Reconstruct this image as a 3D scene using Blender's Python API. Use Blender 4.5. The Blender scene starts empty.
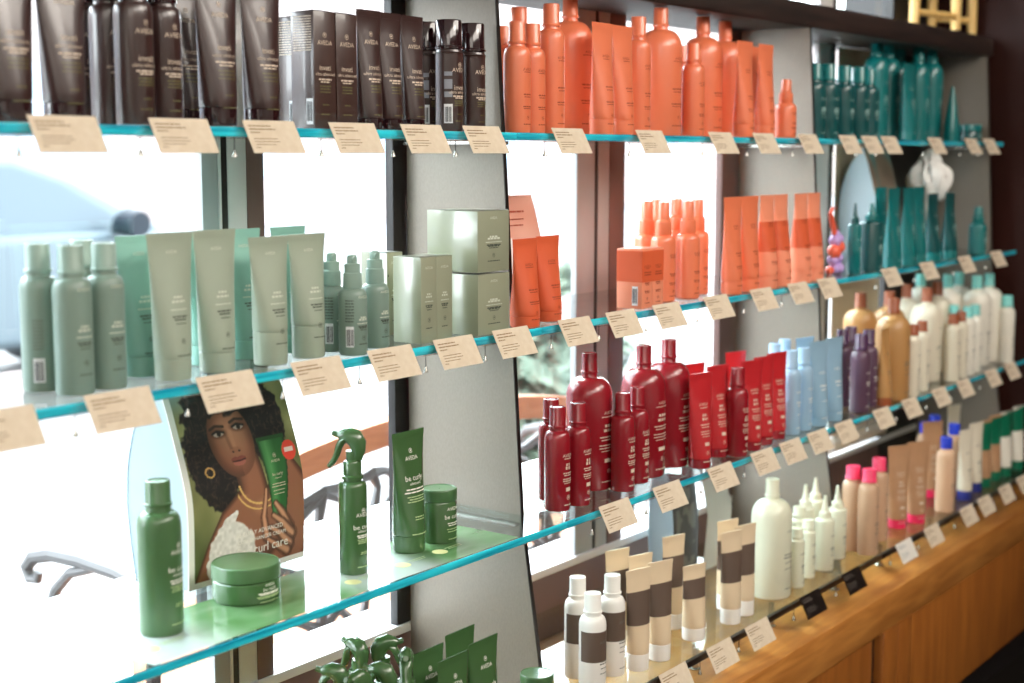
import bpy, math, random
from mathutils import Vector
R = random.Random(7)
C = bpy.context.scene.collection
PI = math.pi
# ------------------------------------------------------------------ camera model
F = 1470.0; CX, CY = 512.0, 341.5
H = 1.40                                    # camera height above the shop floor
PITCH = math.atan(187 / F); YAW = math.atan(1092 / math.hypot(F, 187))
fh = Vector((math.cos(YAW), math.sin(YAW), 0))
FWD = fh * math.cos(PITCH) + Vector((0, 0, -math.sin(PITCH)))
RIGHT = Vector((math.sin(YAW), -math.cos(YAW), 0))
UP = RIGHT.cross(FWD)
def ray(x, y): return FWD + RIGHT * ((x - CX) / F) + UP * ((CY - y) / F)
def x_at(px, y, z):
    """world x of the point at depth y and height z (above the floor) seen in column px"""
    k = (px - CX) / F; z = z - H
    return -(y * (RIGHT.y - k * FWD.y) + z * (RIGHT.z - k * FWD.z)) / (RIGHT.x - k * FWD.x)
ZT = {1: H + .0275 + .006, 2: H - .2706 + .006, 3: H - .570 + .006, 4: H - .870 + .006}   # shelf tops
DF = {1: 1.346, 2: 1.298, 3: 1.250, 4: 1.205}                                            # shelf front edges
X0, X1, X2, X3 = .69, 1.8395, 2.9875, 4.13
def fin_front(zr, x=0): return (1.334 if x < 2 else 1.347) + (.062 if zr > -.57 else .15) * (zr + .57)      # front edge of the divider panels at height zr below the camera
WY = 1.570                                                                               # window plane

# ------------------------------------------------------------------ materials
def srgb(h):
    h = h.lstrip('#'); v = [int(h[i:i+2], 16) / 255 for i in (0, 2, 4)]
    return tuple((c / 12.92 if c <= .04045 else ((c + .055) / 1.055) ** 2.4) for c in v) + (1,)
MATS = {}
def mat(name, col='#808080', rough=.4, metal=0, spec=.5, coat=0, noise=0, nscale=30, stretch=(1, 1, 1), bump=0, col2=None, sss=0):
    if name in MATS: return MATS[name]
    m = bpy.data.materials.new(name); m.use_nodes = True; nt = m.node_tree; b = nt.nodes['Principled BSDF']
    c = srgb(col) if isinstance(col, str) else col
    b.inputs['Base Color'].default_value = c
    b.inputs['Roughness'].default_value = rough; b.inputs['Metallic'].default_value = metal
    b.inputs['Specular IOR Level'].default_value = spec; b.inputs['Coat Weight'].default_value = coat
    b.inputs['Coat Roughness'].default_value = .08
    tc = nt.nodes.new('ShaderNodeTexCoord'); mp = nt.nodes.new('ShaderNodeMapping'); mp.inputs['Scale'].default_value = stretch
    n = nt.nodes.new('ShaderNodeTexNoise'); n.inputs['Scale'].default_value = nscale; n.inputs['Detail'].default_value = 4
    nt.links.new(tc.outputs['Object'], mp.inputs[0]); nt.links.new(mp.outputs[0], n.inputs['Vector'])
    r = nt.nodes.new('ShaderNodeValToRGB'); c2 = srgb(col2) if col2 else tuple(x * (1 - noise) for x in c[:3]) + (1,)
    r.color_ramp.elements[0].position = .35; r.color_ramp.elements[1].position = .65
    r.color_ramp.elements[0].color = c2 if (noise or col2) else tuple(x * .97 for x in c[:3]) + (1,)
    r.color_ramp.elements[1].color = c
    nt.links.new(n.outputs['Fac'], r.inputs[0]); nt.links.new(r.outputs[0], b.inputs['Base Color'])
    if bump:
        bp = nt.nodes.new('ShaderNodeBump'); bp.inputs['Strength'].default_value = bump; bp.inputs['Distance'].default_value = .002
        nt.links.new(n.outputs['Fac'], bp.inputs['Height']); nt.links.new(bp.outputs[0], b.inputs['Normal'])
    MATS[name] = m; return m
def glass(name, tint, gloss=1.0, rough=.0):
    """thin sheet glass: see-through with a Fresnel mirror on top"""
    m = bpy.data.materials.new(name); m.use_nodes = True; nt = m.node_tree; nt.nodes.clear()
    o = nt.nodes.new('ShaderNodeOutputMaterial'); t = nt.nodes.new('ShaderNodeBsdfTransparent'); g = nt.nodes.new('ShaderNodeBsdfGlossy')
    mx = nt.nodes.new('ShaderNodeMixShader'); ge = nt.nodes.new('ShaderNodeNewGeometry'); dt = nt.nodes.new('ShaderNodeVectorMath'); dt.operation = 'DOT_PRODUCT'
    def mth(op, a, b=None, clamp=False):
        n = nt.nodes.new('ShaderNodeMath'); n.operation = op; n.use_clamp = clamp
        for i, v in enumerate((a, b)):
            if v is None: continue
            if isinstance(v, (int, float)): n.inputs[i].default_value = v
            else: nt.links.new(v, n.inputs[i])
        return n.outputs[0]
    nt.links.new(ge.outputs['Normal'], dt.inputs[0]); nt.links.new(ge.outputs['Incoming'], dt.inputs[1])
    c = mth('ABSOLUTE', dt.outputs['Value']); k = mth('POWER', mth('SUBTRACT', 1.0, c, True), 5.0)      # Schlick, the same from both faces
    fr = mth('MULTIPLY', mth('ADD', mth('MULTIPLY', k, .96), .04), gloss, True)
    t.inputs['Color'].default_value = srgb(tint); g.inputs['Roughness'].default_value = rough
    nt.links.new(fr, mx.inputs[0])
    nt.links.new(t.outputs[0], mx.inputs[1]); nt.links.new(g.outputs[0], mx.inputs[2]); nt.links.new(mx.outputs[0], o.inputs[0])
    MATS[name] = m; return m
def wood(name, c1, c2, rough=.35, stretch=(1, 12, 12), scale=6):
    m = bpy.data.materials.new(name); m.use_nodes = True; nt = m.node_tree; b = nt.nodes['Principled BSDF']
    b.inputs['Roughness'].default_value = rough
    tc = nt.nodes.new('ShaderNodeTexCoord'); mp = nt.nodes.new('ShaderNodeMapping'); mp.inputs['Scale'].default_value = stretch
    n = nt.nodes.new('ShaderNodeTexNoise'); n.inputs['Scale'].default_value = scale; n.inputs['Detail'].default_value = 6; n.inputs['Distortion'].default_value = .6
    r = nt.nodes.new('ShaderNodeValToRGB'); r.color_ramp.elements[0].position = .3; r.color_ramp.elements[1].position = .7
    r.color_ramp.elements[0].color = srgb(c1); r.color_ramp.elements[1].color = srgb(c2)
    nt.links.new(tc.outputs['Object'], mp.inputs[0]); nt.links.new(mp.outputs[0], n.inputs['Vector'])
    nt.links.new(n.outputs['Fac'], r.inputs[0]); nt.links.new(r.outputs[0], b.inputs['Base Color'])
    MATS[name] = m; return m

M_glass = glass('shelf_glass', '#f5fcfa', 1.2)
M_pane = glass('window_glass', '#fbfdfc', .7)
M_acryl = glass('clear_plastic', '#f4f8f8', .9)
mat('edge_cyan', '#34dcf0', .12, 0, .8, .8, col2='#0c90b0', nscale=3, stretch=(2, 40, 40))  # darker bands along the cyan edge paint in its broken reflections
mat('edge_dark', '#0b1214', .3, col2='#14565c', nscale=2)
mat('paper_tag', '#ddceb8', .75, col2='#d6c5ad', nscale=90)
mat('tag_ink', '#8f7351', .8)
mat('black_ink', '#6a615a', .6); mat('black_tag', '#17120f', .35); mat('tag_clear', '#efebe2', .3)
mat('steel', '#b9b6b0', .25, .9); mat('dark_steel', '#3a3532', .35, .8)
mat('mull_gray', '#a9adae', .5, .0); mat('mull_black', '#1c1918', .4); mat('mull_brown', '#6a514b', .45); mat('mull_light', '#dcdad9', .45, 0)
mat('panel', '#7b7265', .38, .12, .5, noise=.09, nscale=420, stretch=(1, 1, .45), bump=.12)
mat('dark_wall', '#33120a', .55, 0, .25, noise=.3, nscale=8, stretch=(1, 1, .2)); mat('floor', '#191410', .5, noise=.4, nscale=14)
mat('ceiling', '#dcd6cc', .8); mat('plaster', '#d8cfc2', .8)
wood('counter_wood', '#a4642a', '#cd8b45', .35, (1.2, 9, 9), 5)
wood('cabinet_wood', '#8b4e1d', '#aa682a', .4, (8, 8, .8), 6)
wood('dark_wood', '#1a110e', '#33231d', .55, (1, 10, 10), 5)
wood('stool_wood', '#d9a95c', '#f0cd88', .4, (10, 10, 1), 8)
wood('bench_wood', '#a8643c', '#c07a4c', .6, (2, 10, 10), 5)
mat('cream_blind', '#e0c9ab', .8, noise=.04, nscale=20); mat('blind_roll', '#f0e6da', .7)
mat('iron', '#2e2d2c', .5, .3); mat('iron_pale', '#5d5c5c', .5, .3); mat('concrete', '#7a7775', .9, noise=.12, nscale=2.5); mat('asphalt', '#77777a', .9, noise=.1, nscale=3)
mat('car_paint', '#4a545a', .4, 0, .3, .0); mat('car_glass', '#3a454c', .3, 0, .3, 0); mat('car_dark', '#161e26', .5, 0, .2); mat('tyre', '#3c4146', .8)
mat('facade', '#8f8380', .85, noise=.06, nscale=1.5); mat('facade_window', '#7d8fa0', .1, 0, .8)
mat('leaf', '#4a5a4a', .7, col2='#66705e', nscale=9); mat('leaf_dark', '#44683c', .6)
mat('white_print', '#f3f0e6', .6); mat('cream_print', '#d9c6b2', .6); mat('olive_print', '#6b6540', .6)
mat('teal_print', '#a9c9c2', .6); mat('sage_print', '#d3d8c8', .6); mat('dark_print', '#4b5348', .6); mat('brown_print', '#9c3d22', .6); mat('pale_green_print', '#a9c08a', .6); mat('gray_print', '#6b6f66', .6)
mat('sticker_white', '#eceef0', .5); mat('barcode_black', '#20202a', .5)

# ------------------------------------------------------------------ mesh building
class MB:
    def __init__(s): s.v = []; s.f = []
    def add(s, vs, fs):
        o = len(s.v); s.v += [tuple(v) for v in vs]; s.f += [tuple(i + o for i in f) for f in fs]; return s
    def box(s, x0, x1, y0, y1, z0, z1, bev=0):
        if bev <= 0:
            vs = [(x, y, z) for z in (z0, z1) for y in (y0, y1) for x in (x0, x1)]
            return s.add(vs, [(0, 2, 3, 1), (4, 5, 7, 6), (0, 1, 5, 4), (2, 6, 7, 3), (0, 4, 6, 2), (1, 3, 7, 5)])
        import bmesh
        bm = bmesh.new(); bmesh.ops.create_cube(bm, size=1)
        for v in bm.verts:
            v.co = Vector(((x0 + x1) / 2 + v.co.x * (x1 - x0), (y0 + y1) / 2 + v.co.y * (y1 - y0), (z0 + z1) / 2 + v.co.z * (z1 - z0)))
        bmesh.ops.bevel(bm, geom=bm.edges[:], offset=bev, segments=2, affect='EDGES', profile=.5)
        bm.verts.index_update(); vs = [v.co[:] for v in bm.verts]; fs = [[v.index for v in f.verts] for f in bm.faces]; bm.free()
        return s.add(vs, fs)
    def lathe(s, prof, seg=28, cx=0, cy=0, capb=True, capt=True):
        vs = []; fs = []
        for r, z in prof:
            for k in range(seg):
                a = 2 * PI * k / seg; vs.append((cx + r * math.cos(a), cy + r * math.sin(a), z))
        for i in range(len(prof) - 1):
            for k in range(seg):
                k2 = (k + 1) % seg; fs.append((i * seg + k, i * seg + k2, (i + 1) * seg + k2, (i + 1) * seg + k))
        if capb: fs.append(tuple(reversed(range(seg))))
        if capt: n = (len(prof) - 1) * seg; fs.append(tuple(range(n, n + seg)))
        return s.add(vs, fs)
    def rings(s, rings, closed=True, capb=True, capt=True):
        n = len(rings[0]); vs = [p for r in rings for p in r]; fs = []
        for i in range(len(rings) - 1):
            for k in range(n if closed else n - 1):
                k2 = (k + 1) % n; fs.append((i * n + k, i * n + k2, (i + 1) * n + k2, (i + 1) * n + k))
        if capb: fs.append(tuple(reversed(range(n))))
        if capt: m = (len(rings) - 1) * n; fs.append(tuple(range(m, m + n)))
        return s.add(vs, fs)
    def sweep(s, pts, rad, seg=10, flat=1.0, side=Vector((0, 1, 0))):
        """tube along pts, rad a number or a list; flat squashes it along `side`"""
        P = [Vector(p) for p in pts]; n = len(P); rings = []
        for i, p in enumerate(P):
            t = (P[min(i + 1, n - 1)] - P[max(i - 1, 0)]).normalized()
            sd = side - t * side.dot(t)
            if sd.length < 1e-4: sd = Vector((1, 0, 0)) - t * t.x
            sd.normalize(); nn = t.cross(sd); r = rad[i] if isinstance(rad, (list, tuple)) else rad
            rings.append([tuple(p + sd * (r * flat * math.cos(2 * PI * k / seg)) + nn * (r * math.sin(2 * PI * k / seg))) for k in range(seg)])
        return s.rings(rings)
    def prism(s, poly, z0, z1):
        n = len(poly); return s.add([(x, y, z0) for x, y in poly] + [(x, y, z1) for x, y in poly],
            [tuple(reversed(range(n))), tuple(range(n, 2 * n))] + [(i, (i + 1) % n, n + (i + 1) % n, n + i) for i in range(n)])
    def mesh(s, name, material, smooth=True, angle=35):
        me = bpy.data.meshes.new(name); me.from_pydata(s.v, [], s.f); me.materials.append(MATS[material] if isinstance(material, str) else material)
        import bmesh
        bm = bmesh.new(); bm.from_mesh(me); bmesh.ops.recalc_face_normals(bm, faces=bm.faces[:]); bm.to_mesh(me); bm.free()
        if smooth:
            me.polygons.foreach_set('use_smooth', [True] * len(me.polygons))
            me.set_sharp_from_angle(angle=math.radians(angle))
        me.update(); return me
    def obj(s, name, material, parent=None, smooth=True, angle=35):
        o = bpy.data.objects.new(name, s.mesh(name, material, smooth, angle)); C.objects.link(o)
        if parent: o.parent = parent
        return o
def tag(o, label=None, cat=None, group=None, kind=None):
    if label: o['label'] = label
    if cat: o['category'] = cat
    if group: o['group'] = group
    if kind: o['kind'] = kind
    return o
def empty(name, loc=(0, 0, 0), rz=0):
    o = bpy.data.objects.new(name, None); o.empty_display_size = .03; C.objects.link(o); o.location = loc; o.rotation_euler = (0, 0, rz); return o
def copy_tree(o, parent=None):
    c = o.copy(); C.objects.link(c)
    if parent: c.parent = parent
    for k in ('label', 'group'):
        if parent is None and k in c: del c[k]
    for ch in o.children: copy_tree(ch, c)
    return c

# ------------------------------------------------------------------ lettering
_TX = {}
def text_mesh(t):
    """verts, faces and width of a string at cap height 1, left at 0"""
    if t in _TX: return _TX[t]
    cu = bpy.data.curves.new('txt', 'FONT'); cu.body = t; cu.size = 1; cu.resolution_u = 2; cu.fill_mode = 'FRONT'
    o = bpy.data.objects.new('txt', cu); C.objects.link(o)
    me = bpy.data.meshes.new_from_object(o.evaluated_get(bpy.context.evaluated_depsgraph_get()))
    vs = [(v.co.x, v.co.y) for v in me.vertices]; fs = [tuple(p.vertices) for p in me.polygons]
    bpy.data.objects.remove(o); bpy.data.curves.remove(cu); bpy.data.meshes.remove(me)
    x0 = min(v[0] for v in vs); x1 = max(v[0] for v in vs)
    vs = [((v[0] - x0) / .7, v[1] / .7) for v in vs]; _TX[t] = (vs, fs, (x1 - x0) / .7); return _TX[t]
def flat_shapes(e, rnd):
    """one printed element -> (verts (u,v), faces); u,v in metres, centred on u=0"""
    k = e[0]
    if k == 't':                                   # ('t', string, v, height)
        vs, fs, w = text_mesh(e[1]); h = e[3]; cw = w * h; u0 = e[4] if len(e) > 4 else 0
        return [((x * h - cw / 2) + u0, e[2] + y * h) for x, y in vs], fs
    if k == 'b':                                   # ('b', width, v, height): a line of print too fine to read, as word shapes
        vs = []; fs = []; u = -e[1] / 2; u0 = e[4] if len(e) > 4 else 0
        while u < e[1] / 2 - 1e-4:
            w = min(rnd.uniform(.10, .30) * e[1] + .001, e[1] / 2 - u); nseg = 3
            for q in range(nseg):
                o = len(vs); a = u + w * q / nseg; b = u + w * (q + 1) / nseg
                vs += [(a + u0, e[2]), (b + u0, e[2]), (b + u0, e[2] + e[3]), (a + u0, e[2] + e[3])]; fs.append((o, o + 1, o + 2, o + 3))
            u += w + max(.0006, e[3] * .5)
        return vs, fs
    if k == 'r':                                   # filled rectangle ('r', width, v, height, u0)
        vs = []; fs = []; u0 = e[4] if len(e) > 4 else 0; n = 6
        for q in range(n):
            o = len(vs); a = u0 - e[1] / 2 + e[1] * q / n; b = a + e[1] / n
            vs += [(a, e[2]), (b, e[2]), (b, e[2] + e[3]), (a, e[2] + e[3])]; fs.append((o, o + 1, o + 2, o + 3))
        return vs, fs
    if k == 'o':                                   # round flower emblem ('o', -, v, radius)
        vs = []; fs = []; r = e[3]; n = 14; u0 = e[4] if len(e) > 4 else 0
        for j in range(n):
            a = 2 * PI * j / n; vs += [(u0 + r * math.cos(a), e[2] + r * math.sin(a)), (u0 + .82 * r * math.cos(a), e[2] + .82 * r * math.sin(a))]
        for j in range(n): a = 2 * j; b = 2 * ((j + 1) % n); fs.append((a, b, b + 1, a + 1))
        for j in range(3):
            a = PI / 2 + (j - 1) * .8; o = len(vs); dx, dy = math.cos(a), math.sin(a)
            vs += [(u0, e[2] - .45 * r), (u0 + .3 * r * dx - .18 * r * dy, e[2] - .1 * r + .3 * r * dy + .18 * r * dx), (u0 + .75 * r * dx, e[2] - .2 * r + .8 * r * dy), (u0 + .3 * r * dx + .18 * r * dy, e[2] - .1 * r + .3 * r * dy - .18 * r * dx)]
            fs.append((o, o + 1, o + 2, o + 3))
        return vs, fs
    if k == 'c':                                   # barcode bars ('c', width, v, height, u0)
        vs = []; fs = []; u = -e[1] / 2
        while u < e[1] / 2:
            w = rnd.choice((.0004, .0008, .0012)); o = len(vs)
            vs += [(e[4] + u, e[2]), (e[4] + u + w, e[2]), (e[4] + u + w, e[2] + e[3]), (e[4] + u, e[2] + e[3])]; fs.append((o, o + 1, o + 2, o + 3)); u += w + .0008
        return vs, fs
def lettering(elems, surf, mt, parent, name='lettering', seed=1, lift=.0004):
    rnd = random.Random(seed); mb = MB()
    for e in elems:
        vs, fs = flat_shapes(e, rnd); mb.add([surf(u, v, lift) for u, v in vs], fs)
    me = bpy.data.meshes.new(name); me.from_pydata(mb.v, [], mb.f); me.materials.append(MATS[mt])
    o = bpy.data.objects.new(name, me); C.objects.link(o); o.parent = parent; return o
def cyl_surf(rf, a0=0):
    def S(u, v, l):
        r = rf(v) if callable(rf) else rf; a = a0 + u / max(r, .004); return ((r + l) * math.sin(a), -(r + l) * math.cos(a), v)
    return S

# ------------------------------------------------------------------ product kinds
def scheme(style, h, w):
    """print on the front: {material: elements}; h body height, w usable width"""
    A = min(.0062, w * .16)
    if style == 'curly':
        return {'white_print': [('o', 0, .70 * h, .0033), ('t', 'AVEDA', .635 * h, .0052), ('t', 'be curly', .50 * h, .0068), ('t', 'advanced', .465 * h, .0036), ('b', w * .62, .425 * h, .0017), ('b', w * .55, .405 * h, .0017)],
                'pale_green_print': [('b', w * .6, .38 * h, .0014), ('b', w * .5, .362 * h, .0014), ('b', w * .55, .344 * h, .0014), ('b', w * .3, .24 * h, .0016), ('b', w * .34, .225 * h, .0012), ('b', w * .6, .085 * h, .0014)]}
    if style == 'invati':
        return {'cream_print': [('o', 0, .80 * h, .0035), ('t', 'AVEDA', .715 * h, .0060), ('t', 'invati', .50 * h, .0072), ('t', 'ultra advanced', .455 * h, .0044), ('b', w * .7, .415 * h, .0022), ('b', w * .5, .395 * h, .0018)],
                'olive_print': [('b', w * .6, .36 * h, .0016), ('b', w * .55, .335 * h, .0016), ('b', w * .6, .31 * h, .0014), ('b', w * .3, .20 * h, .0018), ('b', w * .5, .12 * h, .0014)]}
    if style == 'sage':
        return {'sage_print': [('t', 'AVEDA', .86 * h, .0038), ('b', w * .3, .56 * h, .0026), ('b', w * .45, .53 * h, .0026), ('b', w * .6, .48 * h, .0012)],
                'dark_print': [('b', w * .52, .43 * h, .0020), ('b', w * .42, .41 * h, .0020), ('b', w * .34, .385 * h, .0012), ('o', 0, .27 * h, .0032), ('b', w * .45, .17 * h, .0014)]}
    if style == 'coral':
        return {'brown_print': [('t', 'AVEDA', .69 * h, .0046), ('b', w * .45, .672 * h, .0012), ('b', w * .5, .42 * h, .0022), ('b', w * .42, .395 * h, .0014), ('b', w * .55, .285 * h, .002), ('b', w * .5, .265 * h, .0012), ('o', 0, .17 * h, .003), ('b', w * .5, .09 * h, .0016)]}
    if style == 'red':
        return {'cream_print': [('t', 'AVEDA', .66 * h, .0052), ('b', w * .5, .635 * h, .0014), ('b', w * .3, .55 * h, .0046), ('b', w * .36, .51 * h, .0046), ('b', w * .6, .46 * h, .0018), ('b', w * .5, .435 * h, .0016), ('b', w * .62, .39 * h, .0016), ('b', w * .62, .365 * h, .0016), ('b', w * .5, .34 * h, .0012), ('r', w * .3, .245 * h, .0062), ('o', 0, .17 * h, .0038), ('b', w * .5, .075 * h, .0016)]}
    if style == 'teal':
        return {'teal_print': [('t', 'AVEDA', .66 * h, .005), ('b', w * .4, .50 * h, .004), ('b', w * .5, .46 * h, .004), ('b', w * .5, .42 * h, .0016), ('b', w * .4, .36 * h, .0016), ('b', w * .5, .10 * h, .0014)]}
    if style == 'gray':
        return {'gray_print': [('t', 'AVEDA', .66 * h, .0042), ('b', w * .45, .44 * h, .0022), ('b', w * .5, .41 * h, .0022), ('b', w * .4, .36 * h, .0014), ('b', w * .45, .30 * h, .0014), ('b', w * .4, .10 * h, .0014)]}
    if style == 'pale':
        return {'white_print': [('t', 'AVEDA', .62 * h, .0046), ('b', w * .5, .47 * h, .0034), ('b', w * .4, .43 * h, .0022), ('b', w * .4, .3 * h, .0014), ('b', w * .5, .1 * h, .0014)]}
    return {}
def put_print(style, hb, w, surf, parent, seed=1):
    for mt, el in scheme(style, hb, w).items(): lettering(el, surf, mt, parent, 'lettering', seed)

def k_bottle(name, r, h, cr, ch, body, cap, style='', shoulder=.018, liter=False, collar=True, foam=False, barcode=None, rot=0, neck=.006, seed=1, band=None):
    t = empty(name); hb = h - ch
    zs = hb - neck
    pr = [(r * .86, 0), (r * .95, .0008), (r, .004)]
    pr.append((r, zs - shoulder))
    for i in range(1, 9):
        a = i / 8 * PI / 2
        if liter: pr.append((cr * 1.05 + (r - cr * 1.05) * math.cos(a), zs - shoulder + shoulder * math.sin(a)))
        else: pr.append((cr * 1.12 + (r - cr * 1.12) * math.cos(a), zs - shoulder + shoulder * math.sin(a) ** 1.0))
    pr += [(cr * 1.02, zs + .001), (cr * .96, hb - .0005)]
    MB().lathe(pr, 32).obj('body', body, t)
    cp = [(cr * .96, hb - .0005)]
    if collar: cp += [(cr * 1.10, hb - .0005), (cr * 1.12, hb + .0025), (cr * 1.02, hb + .0035)]
    cp += [(cr, hb + .004), (cr * .985, h - .002), (cr * .93, h - .0003), (cr * .8, h), (cr * .78, h - .0012), (.0005, h - .0012)]
    MB().lathe(cp, 28, capt=False).obj('cap', cap, t)
    surf = cyl_surf(r, 0); put_print(style, hb, r * 1.7, surf, t, seed)
    if barcode is not None:
        a = barcode; sf = cyl_surf(r, a)
        lettering([('r', .013, .012, .028)], sf, 'sticker_white', t, 'barcode_label', 3, .0003)
        lettering([('c', .010, .014, .022, 0)], sf, 'barcode_black', t, 'barcode', 3, .0006)
        lettering([('r', .012, .05, .008), ('r', .012, .062, .014), ('r', .012, .081, .006)] if style == 'invati' else [('b', .012, .05 + .004 * i, .0014) for i in range(9)], sf, 'gray_print' if style != 'invati' else 'invati_back', t, 'back_label', 3, .0003)
    if band:
        z0, z1, bm_ = band; mb = MB(); n = 20
        vs = []; fs = []
        for j in range(n + 1):
            a = -PI * .62 + PI * 1.24 * j / n; x, y = (r + .0003) * math.sin(a), -(r + .0003) * math.cos(a); vs += [(x, y, z0), (x, y, z1)]
        for j in range(n): fs.append((2 * j, 2 * j + 2, 2 * j + 3, 2 * j + 1))
        MB().add(vs, fs).obj('label_band', bm_, t)
    return t
def k_tube(name, w, h, r, ch, body, cap, style='', seed=1, bands=None, crimp=.010):
    """tube standing on its cap, pinched flat at the top"""
    t = empty(name)
    A = lambda z: (r + (w / 2 - r) * max(0, min(1, (z - ch) / (h - ch))) ** .9)
    def B(z):
        q = max(0, min(1, (z - ch) / (h - crimp - ch))); return max(.0011, r * (1 - q ** 1.25))
    N = 36; rings = []
    zs = [ch, ch + .002] + [ch + (h - crimp - ch) * i / 14 for i in range(1, 15)] + [h - crimp + .0008, h]
    for i, z in enumerate(zs):
        a = A(z) * (.97 if i == 0 else 1); b = B(z) * (.97 if i == 0 else 1)
        rings.append([(a * math.cos(2 * PI * k / N), b * math.sin(2 * PI * k / N), z) for k in range(N)])
    def slab(z0, z1, lift, nm, m):
        rr = []; n = 5
        for i in range(n + 1):
            z = z0 + (z1 - z0) * i / n; a = A(z) + lift; b = B(z) + lift
            rr.append([(a * math.cos(2 * PI * k / N), b * math.sin(2 * PI * k / N), z) for k in range(N)])
        MB().rings(rr).obj(nm, m, t, angle=50)
    MB().rings(rings).obj('tube_body', body, t, angle=50)
    MB().lathe([(r * .86, 0), (r * .95, .001), (r * .97, .003), (r * .985, ch - .001), (r * .93, ch)], 32).obj('cap', cap, t)
    slab(h - crimp + .0015, h - .0008, .0004, 'crimp', body)
    for z0, z1, m in (bands or []): slab(z0, z1, .0004, 'colour_band', m)
    def S(u, v, l):
        a = A(v); b = B(v); q = max(0, 1 - (u / a) ** 2); return (u, -b * math.sqrt(q) - l - .0005 * bool(bands) , v)
    if style == 'curly':
        el = {'white_print': [('o', 0, .84 * h, .0036), ('t', 'AVEDA', .765 * h, .0058), ('t', 'be curly', .60 * h, .0078), ('t', 'advanced', .565 * h, .0042), ('b', .036, .525 * h, .0019), ('b', .042, .50 * h, .0019)],
              'pale_green_print': [('b', .036, .465 * h, .0015), ('b', .03, .445 * h, .0015), ('b', .036, .425 * h, .0015), ('b', .018, .3 * h, .0016), ('b', .018, .28 * h, .0012), ('b', .03, .16 * h, .0015)]}
        for mt, e in el.items(): lettering(e, S, mt, t, 'lettering', seed)
    else: put_print(style, h, r * 1.9, S, t, seed)
    return t
def k_carton(name, w, d, h, body, style='', side=None, barcode=False, seed=1, side_text=None, split=None):
    t = empty(name); MB().box(-w / 2, w / 2, 0, d, 0, h, .0006).obj('box_body', body, t)
    S = lambda u, v, l: (u, -l, v)
    put_print(style, h, w * .85, S, t, seed)
    SL = lambda u, v, l: (-w / 2 - l, d / 2 - u, v)
    # tuck flap on top, a little raised
    MB().add([(-w / 2 + .001, d - .002, h + .0002), (w / 2 - .001, d - .002, h + .0002), (w / 2 - .001, .001, h + .0008), (-w / 2 + .001, .001, h + .0012)], [(0, 1, 2, 3)]).obj('top_flap', body, t)
    if side_text:
        el = [('b', d * .8, h * (.95 - .022 * i), .0015) for i in range(14)]
        lettering(el, SL, side_text, t, 'side_print', 5)
    if barcode:
        lettering([('r', .012, .006, .034, .012)], SL, 'sticker_white', t, 'barcode_label', 3, .0003)
        lettering([('c', .010, .010, .026, .012)], SL, 'barcode_black', t, 'barcode', 3, .0006)
    if split:
        MB().box(-w / 2 - .0003, w / 2 + .0003, -.0003, d + .0003, h * split[0], h * split[1]).obj('colour_band', split[2], t)
        lettering([('b', w * .6, h * .6, .002), ('b', w * .6, h * .56, .002)], lambda u, v, l: (u, -.0006 - l, v), 'brown_print', t, 'lettering', 9)
    return t
def k_jar(name, r, h, lh, body, lid, style=''):
    t = empty(name); hb = h - lh
    MB().lathe([(r * .90, 0), (r * .97, .0012), (r * .99, .004), (r * .99, hb - .003), (r * .93, hb)], 48).obj('body', body, t)
    MB().lathe([(r * .98, hb + .0002), (r, hb + .001), (r, h - .003), (r * .985, h - .0008), (r * .96, h), (r * .94, h - .001), (.001, h - .0014)], 48, capt=False).obj('lid', lid, t)
    S = cyl_surf(r * .99, 0)
    if style == 'curly':
        lettering([('t', 'AVEDA', .80 * hb, min(.005, hb * .12)), ('t', 'be curly', .60 * hb, min(.0066, hb * .16)), ('b', r * .8, .48 * hb, .0016), ('b', r * .7, .43 * hb, .0014)], S, 'white_print', t)
        lettering([('b', r * .9, .34 * hb, .0013), ('b', r * .8, .28 * hb, .0013), ('b', r * .7, .1 * hb, .0013)], S, 'pale_green_print', t)
    elif style: put_print(style, hb, r * 1.2, S, t)
    return t
def k_trigger(name='trigger_spray_bottle', m='green_gloss'):
    t = empty(name); r = .0195; hb = .128
    pr = [(r * .88, 0), (r * .97, .001), (r, .004), (r, hb - .008)] + [(.0125 + (r - .0125) * math.cos(a * PI / 16), hb - .008 + .009 * math.sin(a * PI / 16)) for a in range(1, 9)] + [(.0125, hb + .004)]
    MB().lathe(pr, 36).obj('body', m, t)
    MB().lathe([(.0130, hb + .003), (.0148, hb + .0035), (.0148, hb + .008), (.0125, hb + .009), (.0125, hb + .026), (.0115, hb + .028), (.0085, hb + .029), (.0085, hb + .042)], 28).obj('collar', m, t)
    # head: humped body pointing left, trigger sweeping down and forward
    hd = empty('spray_head'); hd.parent = t; hd.location = (0, 0, hb + .040); hd.rotation_euler = (0, 0, math.radians(-60))
    mb = MB()
    mb.sweep([(.006, 0, -.010), (.0085, 0, .002), (.008, 0, .012), (.003, 0, .020), (-.006, 0, .0235), (-.013, 0, .0225), (-.018, 0, .021)],
             [.0075, .0100, .0122, .0130, .0115, .0090, .0070], 14, .85)
    mb.obj('head_shell', m, hd, angle=60)
    MB().sweep([(-.016, 0, .0225), (-.022, 0, .0245), (-.027, 0, .0262)], [.0045, .0042, .0038], 12).obj('nozzle', m, hd)
    MB().sweep([(-.008, 0, .018), (-.014, 0, .0145), (-.018, 0, .007), (-.021, 0, -.003), (-.026, 0, -.013), (-.0325, 0, -.0205)],
               [.0050, .0056, .0052, .0046, .0042, .0032], 12, 1.7).obj('trigger', m, hd, angle=60)
    put_print('curly', hb, r * 1.8, cyl_surf(r, 0), t)
    return t
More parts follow.
